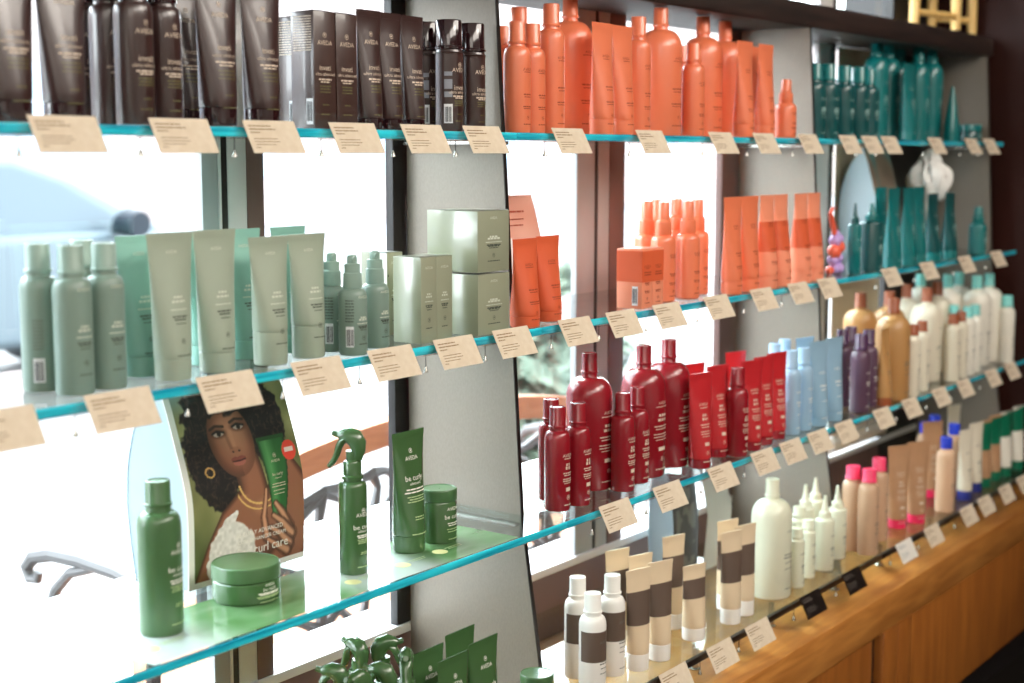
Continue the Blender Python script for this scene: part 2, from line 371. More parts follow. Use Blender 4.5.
def k_mist(name, r, h, body, cap, style='', conical=True, neck_h=.05, barcode=None):
    """bottle with a slim tapering overcap"""
    t = empty(name); hb = h - neck_h
    pr = [(r * .9, 0), (r, .003), (r, hb - .012)] + [(r * .62 + r * .38 * math.cos(a * PI / 12), hb - .012 + .012 * math.sin(a * PI / 12)) for a in range(1, 7)]
    MB().lathe(pr, 32).obj('body', body, t)
    if conical:
        MB().lathe([(r * .62, hb), (r * .66, hb + .002), (r * .64, hb + neck_h * .40), (r * .50, hb + neck_h * .46), (r * .46, h - .004), (r * .40, h - .001), (r * .2, h)], 28).obj('cap', cap, t)
    else:
        MB().lathe([(r * .62, hb), (r * .66, hb + .002), (r * .64, hb + neck_h * .45), (r * .56, hb + neck_h * .47), (r * .56, hb + neck_h * .72), (r * .5, hb + neck_h * .74)], 28).obj('collar', cap, t)
        n = empty('pump'); n.parent = t; n.rotation_euler = (0, 0, -.5)
        MB().lathe([(r * .36, hb + neck_h * .7), (r * .36, h - .004), (r * .30, h - .001), (r * .2, h)], 20).obj('actuator', cap, n)
        MB().sweep([(0, 0, h - .006), (0, -.006, h - .006), (0, -.0105, h - .006)], [.0035, .0035, .003], 12, side=Vector((1, 0, 0))).obj('nozzle', cap, n)
    put_print(style, hb, r * 1.7, cyl_surf(r, 0), t)
    if barcode is not None:
        sf = cyl_surf(r, barcode)
        lettering([('r', .011, .012, .028)], sf, 'sticker_white', t, 'barcode_label', 3, .0003)
        lettering([('c', .009, .014, .022, 0)], sf, 'barcode_black', t, 'barcode', 3, .0006)
        lettering([('b', .012, .046 + .004 * i, .0016) for i in range(8)], sf, 'dark_print', t, 'back_label', 3, .0003)
    return t
def k_dropper(name, r, h, body, cap, style='', cone=.035, wide=False):
    """bottle with a long pointed applicator tip"""
    t = empty(name); hb = h - cone - .014
    pr = [(r * .9, 0), (r, .003), (r, hb - .006)] + [(r * .55 + r * .45 * math.cos(a * PI / 12), hb - .006 + .006 * math.sin(a * PI / 12)) for a in range(1, 7)]
    MB().lathe(pr, 30).obj('body', body, t)
    MB().lathe([(r * .5, hb), (r * .62, hb + .001), (r * .60, hb + .012), (r * .42, hb + .014)], 24).obj('cap', cap, t)
    MB().lathe([(r * .42, hb + .0135), (r * .30, hb + .014 + cone * .25), (r * .17, hb + .014 + cone * .8), (r * .16, h - .001), (r * .08, h)], 20).obj('applicator_tip', cap, t)
    put_print(style, hb, r * 1.6, cyl_surf(r, 0), t)
    return t
def k_cone(name='cone_tube', body='teal'):
    t = empty(name)
    MB().lathe([(.0205, 0), (.0215, .003), (.021, .026), (.019, .027)], 28).obj('cap', body, t)
    MB().lathe([(.0200, .0265), (.0195, .040), (.011, .10), (.0048, .136), (.0035, .143)], 28).obj('tube_body', body, t)
    put_print('teal', .13, .02, cyl_surf(lambda v: max(.004, .0205 - max(0, v - .03) * .15), 0), t)
    return t

mat('invati_back', '#8f929c', .5); mat('umber', '#38221f', .28, 0, .8, .3); mat('umber_carton', '#432e29', .32, 0, .8, .5); mat('umber_cap', '#2b1518', .12, 0, .6, .6)
mat('coral', '#ea7c55', .34, 0, .7, .3); mat('coral_deep', '#d9603a', .4); mat('coral_pale', '#ef9271', .38, 0, .5, .1)
mat('coral_pink', '#ee6f55', .5)
mat('teal', '#0b6f6f', .28, 0, .6, .3); mat('teal_dark', '#064b4c', .3, 0, .6, .3)
mat('sage', '#7e9387', .35, 0, .5, .15); mat('sage_tube', '#a0ab98', .35, 0, .7, .3); mat('sage_carton', '#999d85', .28, 0, .9, .6); mat('sage_lid', '#8ea69a', .35)
mat('sage_tube_green', '#83b0a3', .35, 0, .5, .1)
mat('green_gloss', '#42633a', .2, 0, .6, .45); mat('green_satin', '#486a42', .3, 0, .5, .2)
mat('red', '#8d1420', .24, 0, .6, .4); mat('red_tube', '#b8242a', .35, 0, .5, .15)
mat('ice', '#9dbdd6', .35, 0, .5, .1); mat('ice_tube', '#8fb0c6', .35, 0, .5, .1)
mat('plum', '#5a3f52', .28, 0, .5, .2); mat('plum_cap', '#4a2c4e', .25, 0, .6, .3)
mat('tan', '#b98a55', .35, 0, .5, .1); mat('brown_cap', '#9a5232', .3); mat('peach_bottle', '#dfb998', .35, 0, .5, .15); mat('cream', '#e6ddc8', .35, 0, .5, .1); mat('ivory', '#eee8da', .35, 0, .5, .1)
mat('aqua_cap', '#7fcfc8', .35); mat('white_plastic', '#f1eee8', .35, 0, .5, .15); mat('taupe', '#5e4d42', .5); mat('sand', '#dcc6a6', .5)
mat('pale_green', '#e0e0c8', .32, 0, .5, .2); mat('pink_cap', '#f0426c', .3, 0, .5, .2); mat('kraft_bottle', '#c6a183', .35, 0, .5, .1); mat('kraft', '#b58a66', .5, noise=.1)
mat('magenta', '#ea2f63', .35); mat('blue_cap', '#1f3fd0', .3, 0, .5, .2); mat('navy', '#27307f', .4); mat('deep_green', '#0c6a4c', .35)

LIT = dict(r=.040, h=.236, cr=.0135, ch=.034, shoulder=.034, liter=True, neck=.007)
def LB(name, body, cap, style, **k):
    d = dict(LIT); d.update(k); return lambda: k_bottle(name, d['r'], d['h'], d['cr'], d['ch'], body, cap, style, d['shoulder'], d['liter'], neck=d['neck'])
def SB(body, cap, style, r=.0215, h=.169, cr=.0132, ch=.034, nm='shampoo_bottle', **k):
    return lambda: k_bottle(nm, r, h, cr, ch, body, cap, style, .016, **k)
KINDS = {   # key: (maker, category, group)
 'umber_tube': (lambda: k_tube('hair_care_tube', .072, .186, .0235, .024, 'umber', 'umber_cap', 'invati'), 'tube', 'large dark brown tubes on the top shelf'),
 'umber_slim': (lambda: k_tube('hair_care_tube', .050, .163, .0185, .016, 'umber', 'umber_cap', 'invati'), 'tube', 'slim dark brown tubes on the top shelf'),
 'umber_bottle': (SB('umber', 'umber_cap', 'invati', .0228, .182, .0165, .036), 'bottle', 'dark brown shampoo bottles on the top shelf'),
 'umber_box': (lambda: k_carton('product_carton', .041, .042, .154, 'umber_carton', 'invati', barcode=True, side_text='cream_print'), 'carton', 'dark brown cartons on the top shelf'),
 'umber_foam': (lambda: k_bottle('foam_bottle', .0205, .163, .0195, .042, 'umber', 'umber_cap', 'invati', .006, barcode=-.95), 'bottle', 'dark brown foam bottles on the top shelf'),
 'umber_foam2': (lambda: k_bottle('foam_bottle', .0205, .163, .0195, .042, 'umber', 'umber_cap', 'invati', .006), 'bottle', 'dark brown foam bottles on the top shelf'),
 'coral_s': (SB('coral', 'coral', 'coral', .0215, .173), 'bottle', 'small coral bottles on the top shelf'),
 'coral_m': (SB('coral', 'coral', 'coral', .0225, .210, .0135, .036), 'bottle', 'tall coral bottles on the top shelf'),
 'coral_L': (LB('litre_bottle', 'coral', 'coral', 'coral'), 'bottle', 'litre coral bottles on the top shelf'),
 'coral_t': (lambda: k_tube('hair_care_tube', .066, .187, .0215, .026, 'coral', 'coral', 'coral'), 'tube', 'coral tubes on the top shelf'),
 'coral_q': (lambda: k_mist('leave_in_bottle', .0225, .122, 'coral', 'coral', 'coral', neck_h=.050), 'bottle', None),
 'teal_s': (SB('teal_dark', 'teal', 'teal', .0255, .165, .0165, .036), 'bottle', 'short teal bottles on the top shelf'),
 'teal_L': (LB('litre_bottle', 'teal', 'teal', 'teal', r=.031, h=.246, cr=.0145), 'bottle', 'tall teal bottles on the top shelf'),
 'teal_t': (lambda: k_tube('hair_care_tube', .072, .190, .022, .026, 'teal', 'teal', 'teal'), 'tube', 'teal tubes'),
 'teal_td': (lambda: k_tube('hair_care_tube', .070, .172, .023, .024, 'teal_dark', 'teal', 'teal'), 'tube', 'dark teal tubes on the second shelf'),
 'teal_cone': (lambda: k_cone(), 'tube', None),
 'teal_jar': (lambda: k_jar('cosmetic_jar', .033, .048, .018, 'teal_dark', 'teal', 'teal'), 'jar', None),
 'teal_drop': (lambda: k_dropper('applicator_bottle', .0155, .160, 'teal', 'teal_dark', 'teal', .032), 'bottle', None),
 'teal_drop2': (lambda: k_dropper('applicator_bottle', .027, .157, 'teal_dark', 'teal', 'teal', .026), 'bottle', None),
 'teal_q': (lambda: k_mist('leave_in_bottle', .0235, .130, 'teal', 'teal', 'teal', neck_h=.045), 'bottle', None),
 'sage_b': (SB('sage', 'sage_lid', 'sage', .0218, .169, .0140, .032), 'bottle', 'sage green shampoo bottles on the second shelf'),
 'sage_b2': (SB('sage', 'sage_lid', '', .0218, .169, .0140, .032, barcode=-.75), 'bottle', 'sage green shampoo bottles on the second shelf'),
 'sage_t': (lambda: k_tube('hair_care_tube', .070, .177, .0225, .026, 'sage_tube', 'sage_tube', 'sage'), 'tube', 'large sage green tubes on the second shelf'),
 'sage_tg': (lambda: k_tube('hair_care_tube', .066, .172, .0225, .026, 'sage_tube_green', 'sage_tube_green', 'sage'), 'tube', 'minty green tubes on the second shelf'),
 'sage_u': (lambda: k_tube('masque_tube', .070, .165, .0225, .044, 'sage_tube', 'sage_tube', 'sage'), 'tube', 'sage green tubes with tall caps on the second shelf'),
 'sage_s': (lambda: k_mist('pump_spray_bottle', .0195, .136, 'sage', 'sage_lid', 'sage', False, .046, barcode=-1.05), 'bottle', 'sage green pump sprays on the second shelf'),
 'sage_s3': (lambda: k_mist('pump_spray_bottle', .0195, .136, 'sage', 'sage_lid', 'sage', False, .046), 'bottle', 'sage green pump sprays on the second shelf'),
 'sage_c': (lambda: k_carton('product_carton', .0355, .052, .124, 'sage_carton', 'sage'), 'carton', 'slim sage cartons on the second shelf'),
 'sage_B': (lambda: k_carton('product_carton', .078, .097, .0915, 'sage_carton', 'sage'), 'carton', 'square sage cartons on the second shelf'),
 'orange_t': (lambda: k_tube('masque_tube', .066, .139, .024, .018, 'coral_deep', 'coral_deep', 'coral'), 'tube', 'short orange tubes on the second shelf'),
 'coral_c': (lambda: k_carton('product_carton', .036, .052, .105, 'coral_pale', 'coral', barcode=True, split=(.45, .97, 'coral_deep')), 'carton', 'small coral cartons on the second shelf'),
 'coral_sp': (lambda: k_mist('spray_bottle', .0228, .184, 'coral', 'coral', 'coral', neck_h=.062), 'bottle', 'coral spray bottles on the second shelf'),
 'coral_u': (lambda: k_tube('hair_care_tube', .074, .188, .021, .026, 'coral', 'coral', 'coral'), 'tube', 'coral tubes on the second shelf'),
 'coral_v': (lambda: k_tube('hair_care_tube', .062, .188, .025, .026, 'coral_pale', 'coral_pale', 'coral', bands=[(.075, .135, 'coral_deep')]), 'tube', 'two-tone coral tubes on the second shelf'),
 'red_s': (SB('red', 'red', 'red', .0212, .169, .0132, .034), 'bottle', 'small wine red bottles on the third shelf'),
 'red_L': (LB('litre_bottle', 'red', 'red', 'red', h=.234), 'bottle', 'litre wine red bottles on the third shelf'),
 'red_t': (lambda: k_tube('hair_care_tube', .064, .175, .021, .018, 'red_tube', 'red', 'red'), 'tube', 'red tubes on the third shelf'),
 'ice_s': (SB('ice', 'ice', 'pale', .0195, .173, .0125, .034), 'bottle', 'pale blue bottles on the third shelf'),
 'ice_t': (lambda: k_tube('hair_care_tube', .066, .180, .022, .02, 'ice_tube', 'ice_tube', 'pale'), 'tube', 'blue gray tubes on the third shelf'),
 'plum': (SB('plum', 'plum_cap', 'pale', .0215, .175, .014, .034), 'bottle', 'plum purple bottles on the third shelf'),
 'tan_L': (LB('litre_bottle', 'tan', 'brown_cap', 'gray', h=.238), 'bottle', 'tan litre bottles on the third shelf'),
 'tan_t': (lambda: k_tube('hair_care_tube', .045, .178, .020, .020, 'tan', 'brown_cap', 'gray'), 'tube', None),
 'cream_s': (SB('cream', 'brown_cap', 'gray', .0195, .171, .0125, .024), 'bottle', 'small cream bottles with brown caps'),
 'cream_L': (LB('litre_bottle', 'cream', 'brown_cap', 'gray'), 'bottle', 'cream litre bottles with brown caps'),
 'ivory_L': (LB('litre_bottle', 'ivory', 'aqua_cap', 'gray', h=.244), 'bottle', 'white litre bottles with aqua caps'),
 'ivory_s': (SB('ivory', 'aqua_cap', 'gray', .0200, .178, .0125, .026), 'bottle', 'small white bottles with aqua caps'),
 'ivory_m': (SB('ivory', 'aqua_cap', 'gray', .0225, .186, .015, .030), 'bottle', None),
 'white_b': (lambda: k_bottle('shampoo_bottle', .0222, .172, .0138, .032, 'white_plastic', 'white_plastic', 'gray', .016, band=(.062, .112, 'taupe')), 'bottle', 'white bottles with taupe labels on the counter glass'),
 'sand_t': (lambda: k_tube('hair_care_tube', .056, .175, .0195, .030, 'sand', 'white_plastic', '', bands=[(.08, .137, 'taupe')]), 'tube', 'sand tubes with taupe bands on the counter glass'),
 'sand_u': (lambda: k_tube('hair_care_tube', .056, .138, .0215, .024, 'sand', 'white_plastic', '', bands=[(.078, .112, 'taupe')]), 'tube', None),
 'pg_L': (LB('litre_bottle', 'pale_green', 'pale_green', 'gray'), 'bottle', None),
 'pg_s': (lambda: k_bottle('treatment_bottle', .0155, .122, .0120, .018, 'pale_green', 'pale_green', 'gray', .004), 'bottle', 'small pale green bottles on the counter glass'),
 'pg_d': (lambda: k_dropper('applicator_bottle', .0205, .160, 'pale_green', 'pale_green', 'gray', .034), 'bottle', 'pale green applicator bottles on the counter glass'),
 'pink_b': (SB('kraft_bottle', 'pink_cap', 'gray', .0225, .190, .0155, .028), 'bottle', 'tan bottles with pink caps'),
 'kraft_t': (lambda: k_tube('hair_care_tube', .066, .196, .021, .022, 'kraft', 'magenta', 'red'), 'tube', 'brown paper coloured tubes with magenta caps'),
 'blue_b': (SB('kraft_bottle', 'blue_cap', 'gray', .0225, .186, .0145, .028, collar=False), 'bottle', 'tan bottles with blue caps'),
 'blue_w': (SB('peach_bottle', 'blue_cap', 'gray', .0225, .186, .0145, .028, collar=False), 'bottle', 'peach bottles with blue caps'),
 'navy_t': (lambda: k_tube('hair_care_tube', .064, .182, .019, .026, 'cream', 'navy', 'gray'), 'tube', 'cream tubes with navy caps'),
 'green_t': (lambda: k_tube('hair_care_tube', .060, .178, .019, .026, 'kraft', 'deep_green', '', bands=[(.10, .170, 'deep_green')]), 'tube', 'kraft and green tubes'),
 'green_w': (lambda: k_tube('hair_care_tube', .056, .178, .020, .026, 'ivory', 'deep_green', '', bands=[(.11, .177, 'deep_green')]), 'tube', 'green and white tubes'),
 'curly_b': (lambda: k_bottle('shampoo_bottle', .0262, .186, .0150, .030, 'green_satin', 'green_satin', 'curly', .018, neck=.008), 'bottle', None),
 'curly_j': (lambda: k_jar('hair_masque_jar', .0445, .048, .019, 'green_gloss', 'green_satin', 'curly'), 'jar', None),
 'curly_sp': (lambda: k_trigger(), 'bottle', 'green trigger spray bottles'),
 'curly_t': (lambda: k_tube('hair_care_tube', .070, .176, .0245, .026, 'green_gloss', 'green_gloss', 'curly'), 'tube', 'green tubes on the lowest glass'),
 'curly_k': (lambda: k_jar('cream_jar', .0262, .080, .018, 'green_gloss', 'green_satin', 'curly'), 'jar', 'green jars'),
}
PROTO = {}
PLACED = []
def place(key, shelf, px, off, label, dz=0, rz=0, group=True, hmid=.08, s=1.0):
    mk, cat, grp = KINDS[key]; z = ZT[shelf] + dz; s *= {1: 1, 2: .982, 3: .99, 4: .992}[shelf]
    if key in PROTO: o = copy_tree(PROTO[key])
    else: o = mk(); PROTO[key] = o
    bb = [Vector(c) for ch in o.children if ch.type == 'MESH' for c in ch.bound_box]; ym = min(c.y for c in bb) * s
    y = DF[shelf] + max(off + {1: 0, 2: -.028, 3: -.013, 4: -.009}[shelf], .002 - ym); x = x_at(px, y, z + hmid)
    o.location = (x, y, z + .0003); o.rotation_euler = (0, 0, math.radians(rz)); o.scale = (s, s, s)
    tag(o, label, cat, grp if group else None)
    PLACED.append((label, key, shelf, dz, x, y, max(c[0] for c in bb) * s, max(c[1] for c in bb) * s, min(c[1] for c in bb) * s, px, off)); return o

# ---- the stock, shelf by shelf, left to right
T = 'on the top glass shelf'
rows = [
 ('umber_tube', 1, 8, .045, 'large dark brown tube cut by the left edge, top glass shelf'),
 ('umber_tube', 1, 62, .062, 'large dark brown tube between the leftmost tube and the dark bottles, top shelf'),
 ('umber_bottle', 1, 84, .138, 'dark brown bottle peeking out behind the others, just right of the second large tube', {'hmid': .06}),
 ('umber_bottle', 1, 109, .088, 'dark brown bottle, left one of the overlapping glossy trio on the top shelf'),
 ('umber_bottle', 1, 134, .040, 'dark brown bottle standing foremost in the glossy trio on the top shelf'),
 ('umber_bottle', 1, 163, .060, 'dark brown bottle, right one of the glossy trio with its name in full view'),
 ('umber_tube', 1, 184, .130, 'dark tube standing in shade behind the third dark bottle, top shelf'),
 ('umber_tube', 1, 217, .040, 'large dark brown tube, first to the right of the dark bottles'),
 ('umber_tube', 1, 261, .042, 'large dark brown tube beside the printed side of the dark cartons'),
 ('umber_box', 1, 307, .110, 'dark brown carton mostly hidden behind the two front cartons'),
 ('umber_box', 1, 325, .030, 'dark brown carton showing its text-covered side and barcode, left of the pair'),
 ('umber_box', 1, 347, .032, 'dark brown carton on the right of the pair, touching the slim tubes'),
 ('umber_slim', 1, 369, .034, 'slim dark brown tube, leftmost of three, next to the cartons'),
 ('umber_slim', 1, 389.5, .040, 'slim dark brown tube, middle of the three'),
 ('umber_slim', 1, 412, .046, 'slim dark brown tube, rightmost of three, next to the foam bottles'),
 ('umber_foam', 1, 426, .092, 'dark brown foam bottle half hidden between slim tube and front foam bottle'),
 ('umber_foam', 1, 449, .040, 'dark brown foam bottle with a clear view of its barcode, foremost of three'),
 ('umber_foam2', 1, 472, .050, 'dark brown foam bottle at the right end of the dark range'),
 ('coral_s', 1, 503, .110, 'small coral bottle at the far left of the coral range, mostly hidden'),
 ('coral_m', 1, 519, .130, 'tall coral bottle standing behind the two foremost small coral bottles'),
 ('coral_s', 1, 517, .040, 'small coral bottle in front, nearest to the divider panel on the top shelf'),
 ('coral_s', 1, 532, .046, 'small coral bottle just right of the foremost one, top shelf'),
 ('coral_m', 1, 551, .055, 'tall coral bottle in front of the left shoulder of the first litre bottle'),
 ('coral_L', 1, 570, .118, 'litre coral bottle at the left, its neck cut by the top of the picture'),
 ('coral_t', 1, 602, .034, 'coral tube directly right of the first litre bottle'),
 ('coral_s', 1, 608, .140, 'small coral bottle whose cap shows behind the two coral tubes', {'s': 1.08}),
 ('coral_t', 1, 622, .039, 'coral tube in front, between the small cap and the tall bottle'),
 ('coral_m', 1, 638, .060, 'tall coral bottle left of the middle litre bottle'),
 ('coral_L', 1, 660, .080, 'litre coral bottle standing alone in the middle of the coral range'),
 ('coral_s', 1, 681, .092, 'small coral bottle squeezed behind another, right of the middle litre bottle'),
 ('coral_s', 1, 693, .045, 'small coral bottle standing in front of the paired litre bottles'),
 ('coral_L', 1, 702, .105, 'litre coral bottle, left one of the pair at the right end'),
 ('coral_L', 1, 724, .118, 'litre coral bottle, right one of the pair at the right end'),
 ('coral_t', 1, 744, .030, 'coral tube right beside the paired litre bottles'),
 ('coral_t', 1, 754, .082, 'coral tube standing second of three at the right end, top shelf'),
 ('coral_t', 1, 765, .036, 'coral tube at the right end of the three on the top shelf'),
 ('coral_q', 1, 786, .040, 'little coral bottle with tapered cap standing apart on the top shelf'),
 ('teal_s', 1, 814, .066, 'short teal bottle mostly hidden behind the second divider panel'),
 ('teal_s', 1, 827, .052, 'short teal bottle, first fully seen right of the second divider panel'),
 ('teal_s', 1, 843, .050, 'short teal bottle, second from the divider on the top shelf'),
 ('teal_s', 1, 858, .042, 'short teal bottle with bright left side, in front of the tall ones'),
 ('teal_s', 1, 868, .060, 'short teal bottle tucked right of the one with the bright side'),
 ('teal_L', 1, 875, .122, 'tall teal bottle behind the short ones, left of the highest cap'),
 ('teal_L', 1, 887, .125, 'tall teal bottle with the highest cap in the teal range'),
 ('teal_L', 1, 898, .160, 'tall teal bottle at the back, its cap just right of the highest one'),
 ('teal_t', 1, 908, .060, 'teal tube between the two clusters of tall teal bottles'),
 ('teal_L', 1, 917, .100, 'tall teal bottle left of the last tall one on the top shelf', {'s': .97}),
 ('teal_L', 1, 930, .108, 'tall teal bottle at the right end of the tall teal row'),
 ('teal_cone', 1, 952, .045, 'pointed teal cone tube standing near the right end of the top shelf'),
 ('teal_jar', 1, 970, .070, 'squat teal jar beside the pointed cone tube'),
 # second shelf
 ('sage_b2', 2, 40, .130, 'sage green bottle at the far left, its barcode turned to the window'),
 ('sage_b', 2, 73, .080, 'sage green bottle standing foremost of the left cluster, second shelf'),
 ('sage_b', 2, 84, .150, 'sage green bottle hidden behind the foremost one, cap edge showing'),
 ('sage_b', 2, 106, .085, 'sage green bottle on the right of the left cluster'),
 ('sage_tg', 2, 139, .130, 'minty green tube lit through from behind, left of the large sage tubes'),
 ('sage_t', 2, 171.5, .076, 'large sage tube just right of the minty tube'),
 ('sage_tg', 2, 205, .140, 'minty green tube glimpsed between the two large sage tubes'),
 ('sage_t', 2, 216, .082, 'large sage tube above the advertising display woman'),
 ('sage_tg', 2, 243, .142, 'minty green tube in the gap before the tall-capped tubes'),
 ('sage_u', 2, 269.5, .075, 'sage tube with a tall cap, left one of two'),
 ('sage_tg', 2, 289, .140, 'minty green tube whose edge shows between the tall-capped tubes'),
 ('sage_u', 2, 307.5, .083, 'sage tube with a tall cap, right one of two, beside the pump sprays'),
 ('sage_s', 2, 332, .100, 'sage pump spray half hidden behind the tall-capped tube'),
 ('sage_s', 2, 352.5, .052, 'sage pump spray in the middle, foremost of three'),
 ('sage_s3', 2, 375, .079, 'sage pump spray on the right, with a black tag beside it'),
 ('sage_c', 2, 395, .150, 'slim sage carton standing behind the front pair, only its pale side showing'),
 ('sage_c', 2, 429, .046, 'slim sage carton, left one of the front pair', {'hmid': .06}),
 ('sage_c', 2, 444.7, .046, 'slim sage carton, right one of the front pair', {'hmid': .06}),
 ('sage_B', 2, 494, .038, 'square sage carton at the bottom of the stack of two', {'hmid': .045}),
 ('sage_B', 2, 493.6, .038, 'square sage carton on top of the stack of two', {'dz': .0928, 'hmid': .045}),
 ('orange_t', 2, 525, .050, 'short orange tube half behind its twin by the first divider panel'),
 ('orange_t', 2, 547.5, .073, 'short orange tube with white text, foremost of two on the second shelf'),
 ('coral_c', 2, 647.5, .041, 'small coral carton showing its barcode side, left of two'),
 ('coral_c', 2, 658.3, .041, 'small coral carton on the right of two'),
 ('coral_sp', 2, 646.5, .130, 'coral spray bottle at the left rear, above the small cartons'),
 ('coral_sp', 2, 657, .165, 'coral spray bottle at the very back, second cap from the left'),
 ('coral_sp', 2, 663, .082, 'coral spray bottle directly behind the small cartons'),
 ('coral_sp', 2, 676, .165, 'coral spray bottle at the back, fourth cap from the left'),
 ('coral_sp', 2, 687.5, .075, 'coral spray bottle standing foremost of six'),
 ('coral_sp', 2, 697, .105, 'coral spray bottle at the right end of six'),
 ('coral_u', 2, 732, .045, 'plain coral tube at the left end, second shelf, right of the sprays'),
 ('coral_u', 2, 749, .050, 'plain coral tube, second of the row in front of the second divider'),
 ('coral_v', 2, 766, .055, 'two-tone coral tube with bright edge, partly hidden'),
 ('coral_v', 2, 780, .055, 'two-tone coral tube, wide and pale, foremost of four'),
 ('coral_v', 2, 800, .055, 'two-tone coral tube, third of four'),
 ('coral_v', 2, 813, .058, 'two-tone coral tube at the right end by the beaded figure'),
 ('teal_drop', 2, 854.5, .060, 'slim teal applicator bottle with pointed tip, second shelf'),
 ('teal_drop2', 2, 871, .035, 'broad teal applicator bottle right of the slim one'),
 ('teal_t', 2, 880, .112, 'tall teal tube behind the broad applicator bottle'),
 ('teal_t', 2, 893, .050, 'teal tube right of the broad applicator bottle'),
 ('teal_t', 2, 908, .050, 'teal tube with bright left edge, in front of the white paper bouquet'),
 ('teal_t', 2, 918, .062, 'teal tube behind its brighter neighbour, under the white bouquet'),
 ('teal_td', 2, 932, .060, 'dark teal tube, left of two, right of the white bouquet'),
 ('teal_td', 2, 949, .045, 'dark teal tube, right of two, near the shelf end'),
 ('teal_q', 2, 978, .040, 'small teal bottle standing alone at the right end of the second shelf'),
 # third shelf
 ('curly_b', 3, 160, .104, 'green shampoo bottle left of the advertising display', {'rz': 16}),
 ('curly_j', 3, 246, .124, 'wide flat green jar in front of the advertising display', {'hmid': .025}),
 ('curly_sp', 3, 353, .090, 'green trigger spray bottle standing alone on the third shelf'),
 ('curly_t', 3, 408.5, .102, 'green tube between the trigger spray and the small jar'),
 ('curly_k', 3, 439.5, .102, 'small upright green jar on the third shelf behind the green tube', {'hmid': .04}),
 ('red_s', 3, 551, .120, 'small wine red bottle at the left rear of the red range'),
 ('red_s', 3, 557.5, .070, 'small wine red bottle standing foremost at the left'),
 ('red_s', 3, 578, .064, 'small wine red bottle in front of the first litre bottle, right of the foremost'),
 ('red_L', 3, 589, .118, 'wine red litre bottle, leftmost of three'),
 ('red_s', 3, 622.5, .060, 'small wine red bottle with bright left side between the litre bottles'),
 ('red_s', 3, 637, .072, 'small wine red bottle in front of the middle litre bottle'),
 ('red_L', 3, 643, .096, 'wine red litre bottle, middle of three'),
 ('red_L', 3, 668, .104, 'wine red litre bottle, rightmost of three, beside the red tubes'),
 ('red_t', 3, 693, .115, 'red tube behind another, touching the right litre bottle', {'rz': -12}),
 ('red_t', 3, 700, .044, 'red tube, first in front right of the litre bottles', {'rz': -12}),
 ('red_t', 3, 717, .067, 'red tube with angled bright top, left of the lone small bottle', {'rz': -12}),
 ('red_t', 3, 735, .130, 'red tube behind the lone small red bottle', {'rz': -12}),
 ('red_s', 3, 737, .040, 'small wine red bottle alone among the red tubes'),
 ('red_t', 3, 751, .045, 'red tube just right of the lone small bottle', {'rz': -12}),
 ('red_t', 3, 763, .052, 'red tube with bright left edge, last but one before the blue bottles', {'rz': -12}),
 ('red_t', 3, 776, .058, 'red tube next to the pale blue bottles', {'rz': -12}),
 ('ice_s', 3, 774, .130, 'pale blue bottle at the left rear, cap above the red tubes'),
 ('ice_s', 3, 784, .146, 'pale blue bottle at the rear, second cap from the left'),
 ('ice_s', 3, 791, .054, 'pale blue bottle foremost in the blue range'),
 ('ice_s', 3, 803, .054, 'pale blue bottle in front, right of the foremost'),
 ('ice_t', 3, 804, .100, 'blue gray tube standing tall behind the pale blue bottles', {'rz': -10}),
 ('ice_t', 3, 818, .050, 'blue gray tube, left of the two in front', {'rz': -10}),
 ('ice_t', 3, 833, .050, 'blue gray tube, right of the two, beside the plum bottles', {'rz': -10}),
 ('plum', 3, 842, .110, 'plum bottle at the left rear'),
 ('plum', 3, 850, .120, 'plum bottle at the right rear'),
 ('plum', 3, 860, .045, 'plum bottle with bright left side, foremost'),
 ('plum', 3, 868, .062, 'plum bottle in front, touching the tan litre bottle'),
 ('tan_L', 3, 859, .170, 'tan litre bottle standing at the back above the plum bottles'),
 ('tan_L', 3, 888, .130, 'tan litre bottle with pale shoulder behind the front tan one'),
 ('tan_L', 3, 892, .050, 'tan litre bottle in front with bright left edge'),
 ('tan_t', 3, 884, .004, 'slim tan tube standing on a brown cap before the tan litre bottle'),
 ('cream_L', 3, 905, .180, 'cream litre bottle at the rear, brown cap left of the others'),
 ('cream_s', 3, 912, .035, 'small cream bottle, left of the nearest pair with brown caps'),
 ('cream_s', 3, 921, .045, 'small cream bottle, right of the nearest pair with brown caps'),
 ('cream_L', 3, 925, .100, 'cream litre bottle, nearest one behind the small pair'),
 ('cream_L', 3, 936, .140, 'cream litre bottle at the right with brown cap'),
 ('ivory_L', 3, 919, .240, 'white litre bottle with aqua cap, furthest left of its kind'),
 ('ivory_L', 3, 946, .165, 'white litre bottle, second aqua cap from the left'),
 ('ivory_L', 3, 957, .170, 'white litre bottle, third aqua cap from the left'),
 ('cream_s', 3, 952, .040, 'small cream bottle, left of the far pair with brown caps'),
 ('cream_s', 3, 960, .045, 'small cream bottle, right of the far pair with brown caps'),
 ('ivory_s', 3, 953, .090, 'small white bottle with aqua cap behind the far pair of brown caps'),
 ('ivory_s', 3, 967, .046, 'small white bottle with aqua cap, left of the front two'),
 ('ivory_s', 3, 974, .050, 'small white bottle with aqua cap, right of the front two'),
 ('ivory_L', 3, 975, .092, 'white litre bottle with aqua cap nearest the shelf front'),
 ('ivory_L', 3, 987, .090, 'white litre bottle with aqua cap, rightmost of the litre row'),
 ('ivory_m', 3, 1006, .034, 'white bottle with aqua cap standing last on the third shelf'),
 # counter glass
 ('white_b', 4, 577.5, .120, 'white bottle with taupe label at the left rear, counter glass'),
 ('white_b', 4, 592.5, .050, 'white bottle with taupe label, foremost and nearest the camera'),
 ('white_b', 4, 612, .080, 'white bottle with taupe label, right of the three'),
